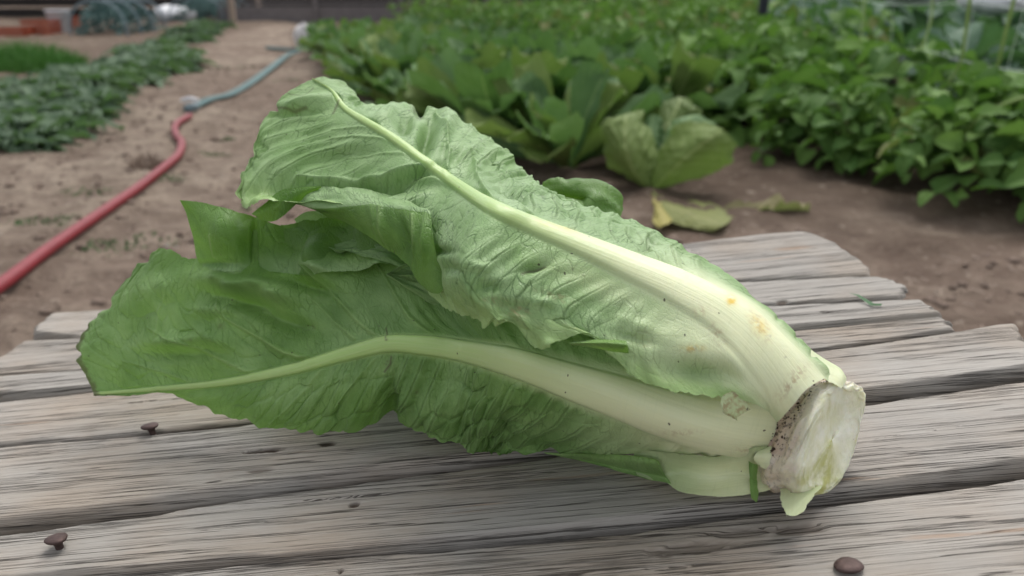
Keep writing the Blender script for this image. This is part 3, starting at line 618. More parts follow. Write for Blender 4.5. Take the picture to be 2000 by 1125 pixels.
# curled margin of the upper leaf: pale strip over a hanging bright flap
fl = [[(562,384,.440),(565,391,.436),(570,395,.434),(574,398,.433),(580,402,.436)],
 [(612,364,.432),(612,386,.424),(622,407,.419),(634,414,.421),(650,424,.425)],
 [(680,366,.424),(685,384,.413),(695,401,.404),(702,428,.402),(716,462,.405)],
 [(742,378,.415),(746,390,.405),(752,402,.395),(765,446,.390),(778,505,.392)],
 [(790,392,.407),(792,400,.399),(797,409,.389),(808,470,.381),(824,556,.383)],
 [(822,404,.401),(824,408,.394),(830,414,.385),(843,480,.376),(858,575,.376)],
 [(836,412,.398),(838,415,.392),(841,420,.383),(852,490,.374),(874,560,.374)]]
p = patch(fl, [-1, -.75, -.5, .25, 1], 300, 200, edge=.02, edgef=90, seed=23, blist=(110, 70, .2, .0008, .25), ruff=.003, ruffs=50, clampt=False,
    stamps=[(790,480,10,50,-12,-.004),(830,470,8,40,0,.003),(740,440,12,40,-20,.003),(640,385,30,5,0,-.001)],
    ridges=[([(742,405),(748,450),(760,490)], 4, .0012, .15), ([(805,420),(806,470),(800,520)], 4, .0012, .2)],
    color=col_const(lambda px, py, V, un: .05+.85*sst(-.52, -.46, V)), tipedge=0)
leaf_obj(p, UPP, False, 'curled_margin')
# bright curl at the left end of the upper leaf
c0 = [[(1110,668,-.018),(1112,671,-.019),(1114,674,-.017)], [(1145,664,-.018),(1148,670,-.021),(1152,678,-.017)], [(1185,662,-.019),(1189,671,-.022),(1194,686,-.017)], [(1222,664,-.018),(1226,675,-.020),(1228,692,-.016)]]
p = patch(c0, [-1, 0, 1], 110, 40, edge=.05, edgef=120, seed=26, blist=(140, 60, .2, .0003, .3), clampt=False, color=col_const(.9, .12, .2, bro=0.)); leaf_obj(p, UPP, False, 'curled_margin')
c1 = [[(492,418,.437),(500,422,.436),(512,430,.436)], [(520,395,.434),(528,408,.431),(532,433,.433)], [(548,372,.431),(556,392,.428),(550,425,.430)], [(585,366,.428),(590,376,.427),(580,398,.429)], [(625,362,.427),(628,366,.427),(622,372,.429)]]
p = patch(c1, [-1, 0, 1], 120, 60, edge=.03, edgef=90, seed=25, blist=(110, 70, .2, .0005, .2), clampt=False, color=col_const(.95))
leaf_obj(p, UPP, False, 'curled_margin')
# bright flap standing on the lower leaf's upper margin
fL = [[(356,391,.455),(370,440,.453),(392,520,.456)], [(402,396,.452),(412,455,.448),(425,529,.451)], [(452,409,.450),(458,466,.445),(465,533,.446)], [(494,420,.453),(495,474,.450),(497,530,.447)],
 [(540,436,.448),(545,488,.441),(552,536,.440)], [(598,430,.447),(602,480,.437),(612,540,.433)], [(655,426,.444),(668,470,.433),(680,530,.425)], [(735,432,.434),(745,478,.424),(765,520,.414)]]
p = patch(fL, [-1, 0, 1], 320, 160, edge=.06, edgef=70, seed=27, blist=(100, 70, .2, .0014, .35), ruff=.007, ruffs=45, clampt=False,
    stamps=[(496,480,5,45,0,-.007),(440,450,26,40,0,.005),(560,480,30,40,0,-.004),(620,520,30,12,20,.006),(660,470,30,30,0,-.006),(430,515,40,8,0,-.003)],
    ridges=[([(415,460),(420,500),(440,525)], 3, .001, .3)], color=col_const(lambda px, py, V, un: .75+.2*G(px, py, 520, 460, 80, 50)-.55*sst(490, 530, py)+.1*sst(560, 700, px), dk=0.), tipedge=0)
leaf_obj(p, LOW, False, 'curled_margin')
# lowest pale leaf under the stalk end
B1 = [[(1545,872,.006),(1550,905,.004),(1552,945,.008)], [(1485,874,-.002),(1480,925,-.006),(1478,962,.001)], [(1440,879,-.003),(1430,935,-.007),(1425,971,.001)], [(1395,890,-.003),(1380,940,-.007),(1370,969,.001)],
 [(1330,886,-.002),(1325,930,-.006),(1322,957,.001)], [(1285,880,-.001),(1288,912,-.004),(1300,944,.001)], [(1240,880,.003),(1236,905,.001),(1245,932,.003)]]
p = patch(B1, [-1, 0, 1], 300, 150, edge=.09, edgef=110, seed=31, blist=(80, 40, .4, .0003, .35), ruff=.0015, ruffs=60, color=col_const(lambda px, py, V, un: .15+.3*sst(-.6, -1, V), lambda px, py, V, un: .50+.45*sst(1280, 1420, px)*sst(-1.0, -.5, V), 1., bro=.0), stamps=[(1400,930,60,12,0,.002)])
BOT = leaf_empty('lowest pale leaf under the stalk end'); leaf_obj(p, BOT, False)
B2 = [[(1060,884,.008),(1070,886,.006),(1095,889,.006)], [(1130,884,.004),(1135,893,.0),(1150,905,.004)], [(1210,887,.0),(1215,903,-.005),(1225,926,.002)], [(1270,893,-.004),(1276,910,-.009),(1292,942,-.001)], [(1288,897,-.006),(1294,915,-.010),(1312,947,-.002)]]
p = patch(B2, [-1, 0, 1], 220, 110, edge=.05, edgef=80, seed=33, blist=(110, 50, .5, .0004, .5), ruff=.001, color=col_const(lambda px, py, V, un: .55+.2*sst(-.4, -1, V), lambda px, py, V, un: .12+0*px, .2, bro=.2))
leaf_obj(p, BOT, False, 'rolled_margin')
# dark curl behind the upper leaf, and the ragged sliver by the stalk
Tt = [[(1052,392,.462),(1056,372,.474),(1062,356,.478)], [(1085,398,.468),(1092,372,.468),(1092,347,.476)], [(1130,408,.465),(1136,378,.463),(1132,348,.474)], [(1170,416,.463),(1178,388,.461),(1176,361,.472)], [(1195,424,.462),(1205,405,.463),(1208,386,.470)], [(1203,430,.462),(1212,420,.466),(1214,408,.470)]]
p = patch(Tt, [-1, 0, 1], 160, 90, edge=.12, edgef=90, seed=35, blist=(90, 70, .2, .0022, .5), ruff=.006, ruffs=60, clampt=False, stamps=[(1110,385,34,14,10,-.012),(1150,398,16,14,0,.006)], color=col_const(.8, dk=.25, bro=.7))
BK = leaf_empty('small dark curled leaf behind the upper leaf'); leaf_obj(p, BK, False)
p = patch([[(1058,376,.474),(1058,420,.455),(1062,470,.435)], [(1100,385,.468),(1102,425,.450),(1105,475,.432)], [(1150,396,.465),(1152,432,.448),(1152,480,.430)], [(1198,412,.465),(1198,445,.446),(1195,485,.428)]], [-1, 0, 1], 60, 40, seed=36, clampt=False, color=col_const(.6)); leaf_obj(p, BK, False)
Rr_ = [[(1570,672,.010),(1585,682,.004),(1560,700,.0)], [(1588,683,.010),(1600,700,.004),(1590,722,-.001)], [(1612,700,.012),(1622,716,.004),(1612,742,-.002)], [(1640,718,.012),(1645,732,.004),(1630,752,-.002)], [(1652,738,.010),(1650,748,.004),(1640,760,0)]]
p = patch(Rr_, [-1, 0, 1], 120, 60, edge=.16, edgef=160, seed=37, clampt=False, color=col_const(.1, lambda px, py, V, un: .85+.15*V, 1., bro=.0))
leaf_obj(p, BK, False, 'petiole')
# pale inner leaf seen through the gap
I1 = [[(575,428,.452),(580,436,.452),(585,446,.452)], [(600,414,.452),(604,424,.450),(606,440,.450)], [(640,412,.452),(642,424,.450),(644,440,.450)], [(655,416,.452),(656,424,.45),(657,434,.45)]]
p = patch(I1, [-1, 0, 1], 60, 40, edge=.05, edgef=70, seed=39, clampt=False, color=col_const(.05, .12, .6)); leaf_obj(p, leaf_empty('pale inner leaf showing through the gap'), False)
# leaves on the far side of the head (seen only from beside it) : built round the body axis
def far_leaf(a0, a1, r_add, x0, x1, seed, inner, rf=.86):
    nu, nv = 160, 90; u = np.linspace(0, 1, nu)[:, None]; v = np.linspace(-1, 1, nv)[None]
    X = x0+(x1-x0)*u; ay = np.interp(X, axx, axy); az = np.interp(X, axx, axz); ar_ = np.interp(X, axx, axr)
    wd = np.sin(np.pi*np.clip(.12+.8*u, 0, 1))**.6*(1-u**8)+.02
    an = np.radians(.5*(a0+a1)+.5*(a1-a0)*v*wd); R_ = ar_*rf+r_add+.006*fbm(X*40+0*v, v*2+0*u, seed, 3)
    W = np.stack([X+0*v, ay+R_*np.sin(an), np.maximum(az+R_*np.cos(an)*.92, TAB_Z+TILT*X+.016)], -1)
    f1, ed, idv = voro((X+0*v)*80, v*6+0*u, seed); W[..., 2] += .0015*(.6-f1)
    white = np.clip(sst(.09, .03, np.abs(v)+.05*u)+sst(.35, .0, u), 0, 1)
    z = 0*f1
    return dict(W=W, uv=np.stack([X+0*v+seed, v*.06+0*u], -1), tone=pack(white, inner+z, z, np.exp(-(ed/.05)**2)*.6), stain=pack(z, z, z, sst(.6, .2, u)+z), ribw=z)
for k, (a0, a1, ra, x0, x1, inn_) in enumerate([(38, 150, -.006, .132, -.13, .3), (60, 165, -.002, .130, -.09, .2), (-60, 60, -.010, .120, -.10, .4), (-100, 0, -.008, .120, -.06, .5)]):
    pp = far_leaf(a0, a1, ra, x0, x1, 51+k, inn_, .86 if k < 2 else .55); leaf_obj(pp, leaf_empty(), False)
# ---- stalk with its cut face
def stalk_mat():
    s = NT('stalk_skin'); o = s.n('TexCoord').outputs['Object']; A = s.n('Attribute', attribute_name='tone'); ra = s.n('SeparateColor', {0: A.outputs['Color']}).outputs
    n1 = s.noise(o, 90., 6., .65); n2 = s.noise(o, 420., 5., .7); n3 = s.noise(o, 40., 4., .6)
    face = s.mix(s.mapr(n3, .35, .65), (.76, .76, .52), (.90, .90, .76)); face = s.mix(s.mapr(n2, .55, .8, 0., .4), face, (.9, .9, .8))
    face = s.mix(s.math('MULTIPLY', ra[1], s.mapr(n1, .35, .6)), face, (.46, .47, .13))
    rim = s.mix(s.mapr(n1, .38, .6), (.68, .57, .44), (.82, .77, .62)); rim = s.mix(s.math('MULTIPLY', ra[2], s.mapr(n1, .36, .56)), rim, (.50, .36, .28))
    rim = s.mix(s.math('MULTIPLY', ra[2], s.mapr(n2, .52, .60)), rim, (.05, .034, .026))
    c = s.mix(ra[0], rim, face)
    sp = s.mapr(n2, .70, .74, 0., .8); c = s.mix(sp, c, (.12, .07, .05))
    h = s.math('ADD', n1, s.math('MULTIPLY', n2, .5)); nb = s.bump(h, .8, .0014)
    return s.finish(s.principled(Base_Color=c, Roughness=s.mapr(n1, .3, .7, .3, .6), Normal=nb, **{'Specular IOR Level': .45, 'Subsurface Weight': .4, 'Subsurface Radius': (.008, .006, .003), 'Subsurface Scale': 1.}))
M_STALK = stalk_mat()
def wob0_(c_, s_, j): return .09*float(vnoise(c_*4+3, s_*4+j*.10, 14))+.05*float(vnoise(c_*9+3, s_*9+j*.25, 15))-.05*math.exp(-((j-30)/3.)**2)
CR = []
def stalk():
    # rings given as (centre px, py, t, half width px along tilt axis, half height px); the face leans right at the top
    rings = [(1512,822,.392,30,66,0.), (1528,832,.386,36,88,0.), (1540,840,.380,40,104,0.), (1552,846,.376,44,108,.0), (1566,850,.372,48,112,.0), (1588,853,.368,50,113,.0), (1606,855,.365,51,112,.05), (1622,856,.3635,52,108,.4), (1628,856,.3630,47,100,.9), (1629,857,.3637,40,88,1.), (1626,858,.3650,24,56,1.), (1625,858,.3652,.4,.8,1.)]
    n = 96; Rg = cr(np.array(rings), np.linspace(0, len(rings)-1, 70)); Vs = []; tone = []
    for j, (cx, cy, t, a, b, fc) in enumerate(Rg):
        for k in range(n):
            th = 2*math.pi*k/n; c_, s_ = math.cos(th), math.sin(th); e = .72
            x = a*math.copysign(abs(c_)**e, c_); y = b*math.copysign(abs(s_)**.7, s_)
            x0_ = x-y*(.36-.12*j/70.); kk = min(1., a/45.)
            wob = 1+wob0_(c_, s_, j)*kk+kk*.07*float(vnoise(th*2.2+5, j*.06, 3))+kk*.05*float(vnoise(th*7, j*.16, 4))
            dt = .018*c_*(a/50.)*(1 if fc < .3 else 1)      # the right-hand side of each ring lies farther away
            dt += .004*s_*-1
            lump = kk*(.0022*float(fbm(np.array(c_*3.+5), np.array(s_*3.+j*.25), 9, 4))+.0012*float(vnoise(c_*9., s_*9.+j*.5, 6)))
            q = P(cx+x0_*wob, cy+y*wob, t+dt+lump-.008); tt = float(table_t(cx+x0_*wob, cy+y*wob, .006))*.995
            if t+dt+lump-.008 > tt: q = P(cx+x0_*wob, cy+y*wob, tt)
            Vs.append(q-BASE)
            dirt = float(np.clip(1.1-.9*abs(j/69.-.28)/.3, 0, 1))*(c_ < .35)*(.45+.55*(s_ < .2)) if fc < .5 else 0
            tone.append((min(1, max(0, fc*1.3)), max(0, s_)**3*.9+.35*(c_ < -.6), dirt, 1))
    Fq = [(j*n+k, j*n+(k+1) % n, (j+1)*n+(k+1) % n, (j+1)*n+k) for j in range(69) for k in range(n)]
    tone = np.array(tone)
    Vs = np.array(Vs); nf = 69-20
    S = bpy.data.objects.new('stalk', None); link(S, HEAD)
    fr = int(69*.62)
    a_ = [f for f in Fq if f[0]//n < fr]; b_ = [f for f in Fq if f[0]//n >= fr]
    def norm(F):
        return mesh('stalk_part', Vs, F, M_STALK, attrs={'tone': tone})
    me = norm(Fq); me.name = 'stalk'; bpy.data.objects.remove(S)
    # centre of the mesh must face outward
    o = mobj('stalk', norm(a_), HEAD); f = mobj('cut_face', norm(b_), o); f['label'] = 'pale cut face of the stalk'
    o['_v'] = 1; CR.extend([tuple(v) for v, t_, k in zip(Vs, tone, range(len(Vs))) if t_[2] > .45 and math.cos(2*math.pi*(k % n)/n) < -.05])
    return o
ST = stalk(); ST['label'] = 'thick cut stalk with a dirty brown rim'
def scrap(name, cp, seed, inner, white, label=None, par=None, cream=1., brown=0.):
    p = patch(cp, [-1, 0, 1], 70, 50, edge=.25, edgef=160, seed=seed, clampt=True, ruff=.001, ruffs=120, color=col_const(inner, white, cream, bro=0.))
    if brown: p['stain'][..., 0] = brown;  p['tone'][..., 2] = np.maximum(p['tone'][..., 2], brown*.5*sst(.6, .95, np.abs(p['V'])))
    for o in leaf_obj(p, HEAD, False, name):
        if label: o['label'] = label
scrap('leaf_stub', [[(1505,940,.366),(1548,925,.362),(1605,935,.366)], [(1514,965,.365),(1555,958,.360),(1604,955,.365)], [(1520,988,.364),(1552,986,.360),(1588,975,.364)], [(1530,1006,.364),(1552,1009,.362),(1572,1000,.364)]], 61, .25, .78, 'pale torn stub hanging from the foot of the stalk')
scrap('leaf_stub', [[(1462,900,.352),(1470,905,.350),(1482,908,.352)], [(1464,935,.354),(1471,937,.353),(1480,935,.355)], [(1465,966,.361),(1473,968,.360),(1482,960,.362)], [(1474,977,.362),(1477,979,.362),(1480,976,.363)]], 63, .75, .1, 'small bright green shred beside the stalk', cream=.3)
scrap('leaf_stub', [[(1478,905,.352),(1475,890,.350),(1500,870,.352)], [(1500,925,.350),(1510,895,.347),(1525,860,.350)], [(1540,935,.352),(1545,900,.350),(1545,870,.354)], [(1565,930,.366),(1562,900,.362),(1560,880,.365)]], 65, .0, .95, 'torn pale leaf base at the foot of the stalk')
scrap('leaf_stub', [[(1404,790,-.016),(1412,772,-.016),(1432,762,-.016)], [(1412,806,-.016),(1424,792,-.016),(1446,772,-.016)], [(1430,816,-.016),(1436,800,-.016),(1462,784,-.016)], [(1440,822,-.016),(1442,812,-.016),(1470,798,-.016)]], 67, .1, .6, 'torn brownish leaf stub between the two midribs', brown=.8)
def crumbs():
    Vv, Ff = [], []
    def add(px, py, r):
        v_ = random.choice(CR); c = np.array(v_)+np.array([random.gauss(0, .0004), -.0004, random.gauss(0, .0006)])
        b = len(Vv)
        for (x, y, z) in ((1, 0, 0), (-1, 0, 0), (0, 1, 0), (0, -1, 0), (0, 0, 1), (0, 0, -1)):
            k = r*random.uniform(.5, 1.5); Vv.append((c[0]+x*k, c[1]+y*k, c[2]+z*k))
        for f in ((0, 2, 4), (2, 1, 4), (1, 3, 4), (3, 0, 4), (2, 0, 5), (1, 2, 5), (3, 1, 5), (0, 3, 5)): Ff.append(tuple(b+i for i in f))
    for k in range(260):
        s = random.random(); x = 1572-62*s+random.gauss(0, 7); y = 768+160*s+random.gauss(0, 9)
        t_ = abs(random.gauss(0, 1))
        add(x, y, .00025+.0005*random.random()**2)
    o = mobj('dirt_crumbs', mesh('dirt_crumbs', Vv, Ff, M_CRUMB, False), HEAD); o['kind'] = 'stuff'
crumbs()
# grass blade lying on the planks
def blade_scrap():
    x, y = tab(1700, 600, .012); z = TAB_Z+TILT*x+.013
    V = [(0, 0, 0), (.0025, .001, .001), (-.004, .012, .002), (-.0025, .0125, .0025), (-.006, .02, .001), (.006, -.001, .0004), (.007, .0005, .0012)]
    me = mesh('leaf_scrap', V, [(0, 1, 3, 2), (2, 3, 4), (1, 0, 5, 6)], M_SCRAP, False); o = mobj('leaf_scrap', me); o.location = (x, y, z)
    tag(o, 'tiny dark green leaf scrap lying on the grey planks', 'leaf scrap')
blade_scrap()
# ------------------------------------------------------------ garden plants
def leaf_mesh(name, L, Wd, mat, shape='obovate', nu=14, nv=9, curl=.5, cup=.3, ruf=.06, seed=0, lift=.9):
    r = np.random.default_rng(seed); u = np.linspace(0, 1, nu)[:, None]; v = np.linspace(-1, 1, nv)[None]
    if shape == 'obovate': wd = (.22+.78*sst(.0, .65, u))*np.sqrt(np.clip(1-((u-.62).clip(0)/.385)**2.2, 0, 1))
    elif shape == 'heart': wd = np.sqrt(np.clip(np.sin(np.pi*np.clip(u, 0, 1)**.62), 0, 1))*(1-.25*u)
    else: wd = np.sin(np.pi*np.clip(u*.93+.05, 0, 1))**.8
    wd = wd*(1+.10*fbm(u*9+seed, v*0+seed*3+np.sign(v)*2, seed, 3))
    x = v*wd*Wd/2; ang = lift-curl*1.6*u; dl = L/(nu-1)
    yy = np.cumsum(np.cos(ang)*dl, 0)-math.cos(lift)*dl; zz = np.cumsum(np.sin(ang)*dl, 0)-math.sin(lift)*dl
    Y = yy+0*v; Z = zz+cup*np.abs(x)**1.3*2.+ruf*L*fbm(u*6+seed*2., v*2.+seed, seed+9, 3)*np.abs(v)**.5
    X = x*(1-.15*cup)
    me = mesh(name, np.stack([X+0*u, Y, Z], -1).reshape(-1, 3), gridF(nu, nv), mat, uv=np.stack([u+0*v, v+0*u], -1).reshape(-1, 2))
    return me
def copy_plant(src, loc, rz, s, label, group):
    r = src.copy(); r.location = loc; r.rotation_euler = (0, 0, rz); r.scale = (s, s, s); r['label'] = label; r['group'] = group; sc.collection.objects.link(r)
    for ch in src.children: c = ch.copy(); sc.collection.objects.link(c); c.parent = r
    return r
def join_plant(src, name):
    """one foliage mesh from a plant's leaves, for plants too small to show them singly"""
    Vs, Fs, Us, b = [], [], [], 0; bpy.context.view_layer.update(); mi = []
    mats = []
    for ch in src.children:
        me = ch.data; n = len(me.vertices); co = np.empty(n*3); me.vertices.foreach_get('co', co); co = co.reshape(-1, 3)
        Mx = np.array(ch.matrix_basis); co = co@Mx[:3, :3].T+Mx[:3, 3]
        uvd = np.zeros((n, 2)); ul = np.empty(len(me.loops)*2); me.uv_layers[0].data.foreach_get('uv', ul); li = np.empty(len(me.loops), np.int32); me.loops.foreach_get('vertex_index', li); uvd[li] = ul.reshape(-1, 2)
        f = li.reshape(-1, 4)+b; Vs.append(co); Fs.append(f); Us.append(uvd); b += n
        if me.materials[0] not in mats: mats.append(me.materials[0])
        mi += [mats.index(me.materials[0])]*len(f)
    me = mesh(name, np.concatenate(Vs), np.concatenate(Fs), mats[0], uv=np.concatenate(Us))
    for m in mats[1:]: me.materials.append(m)
    me.polygons.foreach_set('material_index', mi)
    return me
# romaine plants
def rom_leaf(seed, hi=False, mat=None, **k): return leaf_mesh('leaf', .26, k.get('wd', .15), mat or M_ROM, 'obovate', 26 if hi else 16, 17 if hi else 11, k.get('curl', .30), .8, .17, seed, k.get('lift', 1.25))
RL = [rom_leaf(s, mat=M_ROM if s % 3 else M_ROM2) for s in range(6)]
def romaine(seed, nl=20):
    r = np.random.default_rng(seed); e = empty('romaine_plant'); e['category'] = 'lettuce plant'
    for k in range(nl):
        o = mobj('leaf', RL[int(r.integers(6))], e); f = k/nl; a = k*2.399+r.normal(0, .2)
        o.rotation_euler = (-(.95-1.0*f)*.70+r.normal(0, .2), r.normal(0, .22), a); s = .70+.35*(1-abs(f-.4))+r.normal(0, .12); o.scale = (s, s, s*1.0)
        o.location = (-.02*math.sin(a), .02*math.cos(a), .01)
    return e
roms = [romaine(s) for s in (1, 2, 3)]
rom_mesh = [join_plant(q, 'foliage') for q in roms]
GR = 'romaine plants growing in the bed'
rowA = [(a_+.24*sst(3.6, 5.5, b_), b_) for a_, b_ in [(.19, 2.90), (-.06, 3.22), (-.30, 3.62), (-.50, 4.05), (-.70, 4.5), (-.90, 5.0), (-1.10, 5.5), (-1.30, 6.05), (-1.5, 6.6), (-1.66, 7.2), (-1.80, 7.8), (-1.9, 8.4)]]
n_r = 0
for j, (ox, oy_) in enumerate(((0, 0), (.36, .20), (.74, .40), (1.1, .55))):
    for i, (x, y) in enumerate(rowA):
        if j == 1 and i == 0: continue
        if j >= 2 and i < 1: continue
        if j == 3 and i < 3: continue
        x_ = x+ox+random.gauss(0, .03); y_ = y+oy_+random.gauss(0, .04); z = GZ(x_, y_)+.02; v = random.randrange(3); s = random.uniform(1.15, 1.38)*(1-.15*sst(4, 7, y_))
        far = y_ > 4.6
        if j == 0 and i < 5:
            lab = ['romaine plant behind the upper leaf, next to the single near romaine', 'romaine plant second from the near end of the bed edge', 'romaine plant third from the near end of the bed edge', 'romaine plant fourth from the near end, behind the leaf tip', 'romaine plant fifth from the near end along the path'][i]
        else: lab = 'dark green romaine plant crowded in the bed behind the table'
        if not far and n_r < 26:
            n_r += 1
            if v < 3 and not roms[v].get('used'):
                q = roms[v]; q['used'] = 1; q.location = (x_, y_, z); q.rotation_euler = (0, 0, random.uniform(0, 6)); q.scale = (s, s, s); q['label'] = lab; q['group'] = GR
            else: copy_plant(roms[v], (x_, y_, z), random.uniform(0, 6), s, lab, GR)
        else:
            o = mobj('romaine_plant', rom_mesh[v]); o.location = (x_, y_, z); o.rotation_euler = (0, 0, random.uniform(0, 6)); o.scale = (s*1.05, s*1.05, s); tag(o, 'distant romaine plant in the dense green rows by the path', 'lettuce plant', 'distant romaine plants in rows')
for q in roms:
    if 'used' in q: del q['used']
for o in bpy.data.objects:
    if 'used' in o: del o['used']
# the single near romaine with two big open leaves
x, y, t = gnd(1285, 376); near = empty('romaine_plant', (x, y, GZ(x, y)+.02)); tag(near, 'small romaine plant with few open leaves standing alone beside the table', 'lettuce plant')
def shaped(cp, mat, seed, lab=None, clamp=False):
    if clamp: cp = [[(a_[0], a_[1], gnd(a_[0], a_[1])[2]*(.955 if k_ == 1 else .985)) for k_, a_ in enumerate(row)] for row in cp]
    p = patch(cp, [-1, 0, 1], 60, 40, edge=.10, edgef=14, seed=seed, clampt=False, ruff=.022, ruffs=16, blist=(22, 14, .4, .012, .5), color=col_const(.5))
    W = p['W']-np.array(near.location); nu, nv = W.shape[:2]; uu = np.repeat(np.linspace(0, 1, nu)[:, None], nv, 1)
    if clamp: W[..., 2] = np.maximum(W[..., 2], .004)
    o = mobj('leaf', mesh('leaf', W.reshape(-1, 3), gridF(nu, nv), mat, uv=np.stack([uu, p['V']], -1).reshape(-1, 2)), near)
    if lab: o['label'] = lab
shaped([[(1264,372,2.58),(1272,373,2.56),(1282,371,2.58)], [(1278,335,2.55),(1300,345,2.50),(1328,356,2.55)], [(1288,285,2.55),(1345,302,2.44),(1395,345,2.55)], [(1318,250,2.52),(1390,268,2.42),(1430,318,2.52)], [(1372,240,2.48),(1412,252,2.44),(1436,282,2.50)]], M_ROM2, 61, 'broad outer leaf leaning to the right')
shaped([[(1262,370,2.58),(1268,372,2.56),(1276,370,2.58)], [(1200,335,2.58),(1240,338,2.50),(1280,330,2.58)], [(1176,285,2.60),(1222,288,2.46),(1282,272,2.62)], [(1182,243,2.60),(1222,236,2.50),(1258,228,2.62)], [(1204,228,2.60),(1226,222,2.56),(1246,218,2.62)]], M_ROM2, 62)
shaped([[(1268,370,2.60),(1274,370,2.58),(1282,370,2.60)], [(1278,325,2.60),(1300,322,2.56),(1322,328,2.60)], [(1292,280,2.66),(1326,272,2.58),(1366,284,2.66)], [(1312,245,2.70),(1346,232,2.62),(1392,250,2.70)], [(1340,232,2.70),(1362,224,2.68),(1384,236,2.70)]], M_ROM, 67)
shaped([[(1264,370,2.62),(1270,370,2.60),(1276,370,2.62)], [(1236,330,2.64),(1256,326,2.60),(1276,328,2.64)], [(1222,285,2.70),(1252,276,2.64),(1286,284,2.70)], [(1228,246,2.74),(1256,236,2.70),(1284,250,2.74)]], M_ROM2, 68)
shaped([[(1264,368,2.62),(1270,368,2.62),(1278,368,2.62)], [(1262,320,2.68),(1290,320,2.64),(1318,325,2.68)], [(1262,260,2.78),(1302,258,2.70),(1348,268,2.78)], [(1285,212,2.82),(1325,204,2.76),(1372,224,2.82)], [(1305,196,2.82),(1328,190,2.80),(1350,198,2.82)]], M_ROM2, 63)
shaped([[(1266,368,2.62),(1270,368,2.62),(1274,368,2.62)], [(1258,325,2.62),(1272,322,2.60),(1288,325,2.64)], [(1248,270,2.70),(1270,262,2.64),(1300,270,2.70)], [(1255,235,2.72),(1275,225,2.68),(1300,240,2.74)]], M_ROM, 64)
shaped([[(1272,376,2.56),(1276,380,2.54),(1284,386,2.52)], [(1312,380,2.50),(1304,402,2.42),(1290,424,2.38)], [(1372,394,2.44),(1352,420,2.36),(1330,444,2.32)], [(1438,420,2.36),(1416,440,2.30),(1388,456,2.26)]], M_OLD, 65, 'wilted leaf lying on the soil', True)
shaped([[(1272,378,2.54),(1272,382,2.53),(1272,388,2.52)], [(1304,394,2.44),(1290,412,2.38),(1272,424,2.36)], [(1318,424,2.36),(1302,440,2.31),(1280,446,2.30)]], M_YEL, 66, 'yellowed leaf at the foot', True)
x, y, t = gnd(1440, 415); o = mobj('dry_leaf', leaf_mesh('dry_leaf', .24, .07, M_DRY, 'obovate', 22, 11, .1, .5, .2, 81, .12)); o.location = (x-.05, y, GZ(x, y)+.022); o.rotation_euler = (0, 0, -1.75)
tag(o, 'dry crumpled leaf lying on bare soil right of the lone romaine', 'leaf')
# bean plants
BLs = [leaf_mesh('leaf', .100, .092, M_BEAN, 'heart', 9, 7, .35, .6, .06, s, .3) for s in range(5)]+[leaf_mesh('leaf', .11, .10, M_OLD, 'heart', 9, 7, .4, .6, .06, 9, .3)]
def bean(seed, R_, H_, nl):
    r = np.random.default_rng(seed); e = empty('bean_plant'); e['category'] = 'bean plant'
    for k in range(nl//3):
        a = r.uniform(0, 6.283); rr = R_*math.sqrt(r.uniform(0, 1)); h = H_*(r.uniform(.12, 1)**.8)*(1-.45*(rr/R_)**2); ya = a+r.normal(0, .5)
        for da, dx in ((0, .02), (1.5, .0), (-1.5, .0)):
            o = mobj('leaf', BLs[int(r.integers(5)) if r.random() < .97 else 5], e); s = r.uniform(.5, 1.25)
            o.rotation_euler = (r.normal(-.35, .45), r.normal(0, .4), ya-math.pi/2+da); o.scale = (s, s, s)
            o.location = (rr*math.cos(a)+dx*math.cos(ya), rr*math.sin(a)+dx*math.sin(ya), h+r.normal(0, .01))
    return e
beans = [bean(31, .27, .38, 120), bean(32, .28, .46, 135), bean(33, .25, .33, 108)]
def far_bean(seed):
    e = bean(seed, .27, .42, 150)
    for ch in e.children: ch.scale = tuple(v*.62 for v in ch.scale)
    me = join_plant(e, 'foliage')
    for ch in list(e.children): bpy.data.objects.remove(ch)
    bpy.data.objects.remove(e); return me
bean_mesh = [far_bean(q) for q in (41, 42, 43)]
blue_L = [leaf_mesh('leaf', .24, .17, M_BLUE, 'obovate', 12, 9, .45, .5, .12, 100+s, 1.0) for s in range(3)]
GB = 'bean plants in the row beside the net'
cnt = 0; used = set()
def put_bean(x_, y_, s, near_, label):
    global cnt
    z = GZ(x_, y_)+.02; v = random.randrange(3)
    if near_:
        if v not in used:
            used.add(v); q = beans[v]; q.location = (x_, y_, z); q.scale = (s, s, s); q['label'] = label; q['group'] = GB
        else: copy_plant(beans[v], (x_, y_, z), random.uniform(0, 6), s, label, GB)
    else:
        o = mobj('bean_plant', bean_mesh[v]); o.location = (x_, y_, z); o.rotation_euler = (0, 0, random.uniform(0, 6)); o.scale = (s, s, s)
        tag(o, 'distant bean plant in the green mass behind the romaine', 'bean plant', 'distant bean plants')
near_b = [(1.55, 2.22, .85), (1.30, 2.45, .8), (1.80, 2.45, .95), (1.08, 2.92, .85), (.94, 3.4, .9), (.82, 3.8, .9), (1.50, 2.62, .95), (1.24, 2.78, .85), (1.62, 2.86, 1.), (1.16, 3.22, .95), (1.50, 3.25, 1.1), (1.05, 3.62, 1.), (1.38, 3.65, 1.1), (1.02, 4.05, 1.05), (1.36, 4.1, 1.1), (.80, 4.15, .9)]
nb_lab = ['bean plant nearest the table, at the right edge of the bed', 'low bean plant at the near corner of the bean row']
for i, (x_, y_, s) in enumerate(near_b): put_bean(x_, y_, s, True, nb_lab[i] if i < 2 else 'leafy bean plant in the crowded row right of the romaines')
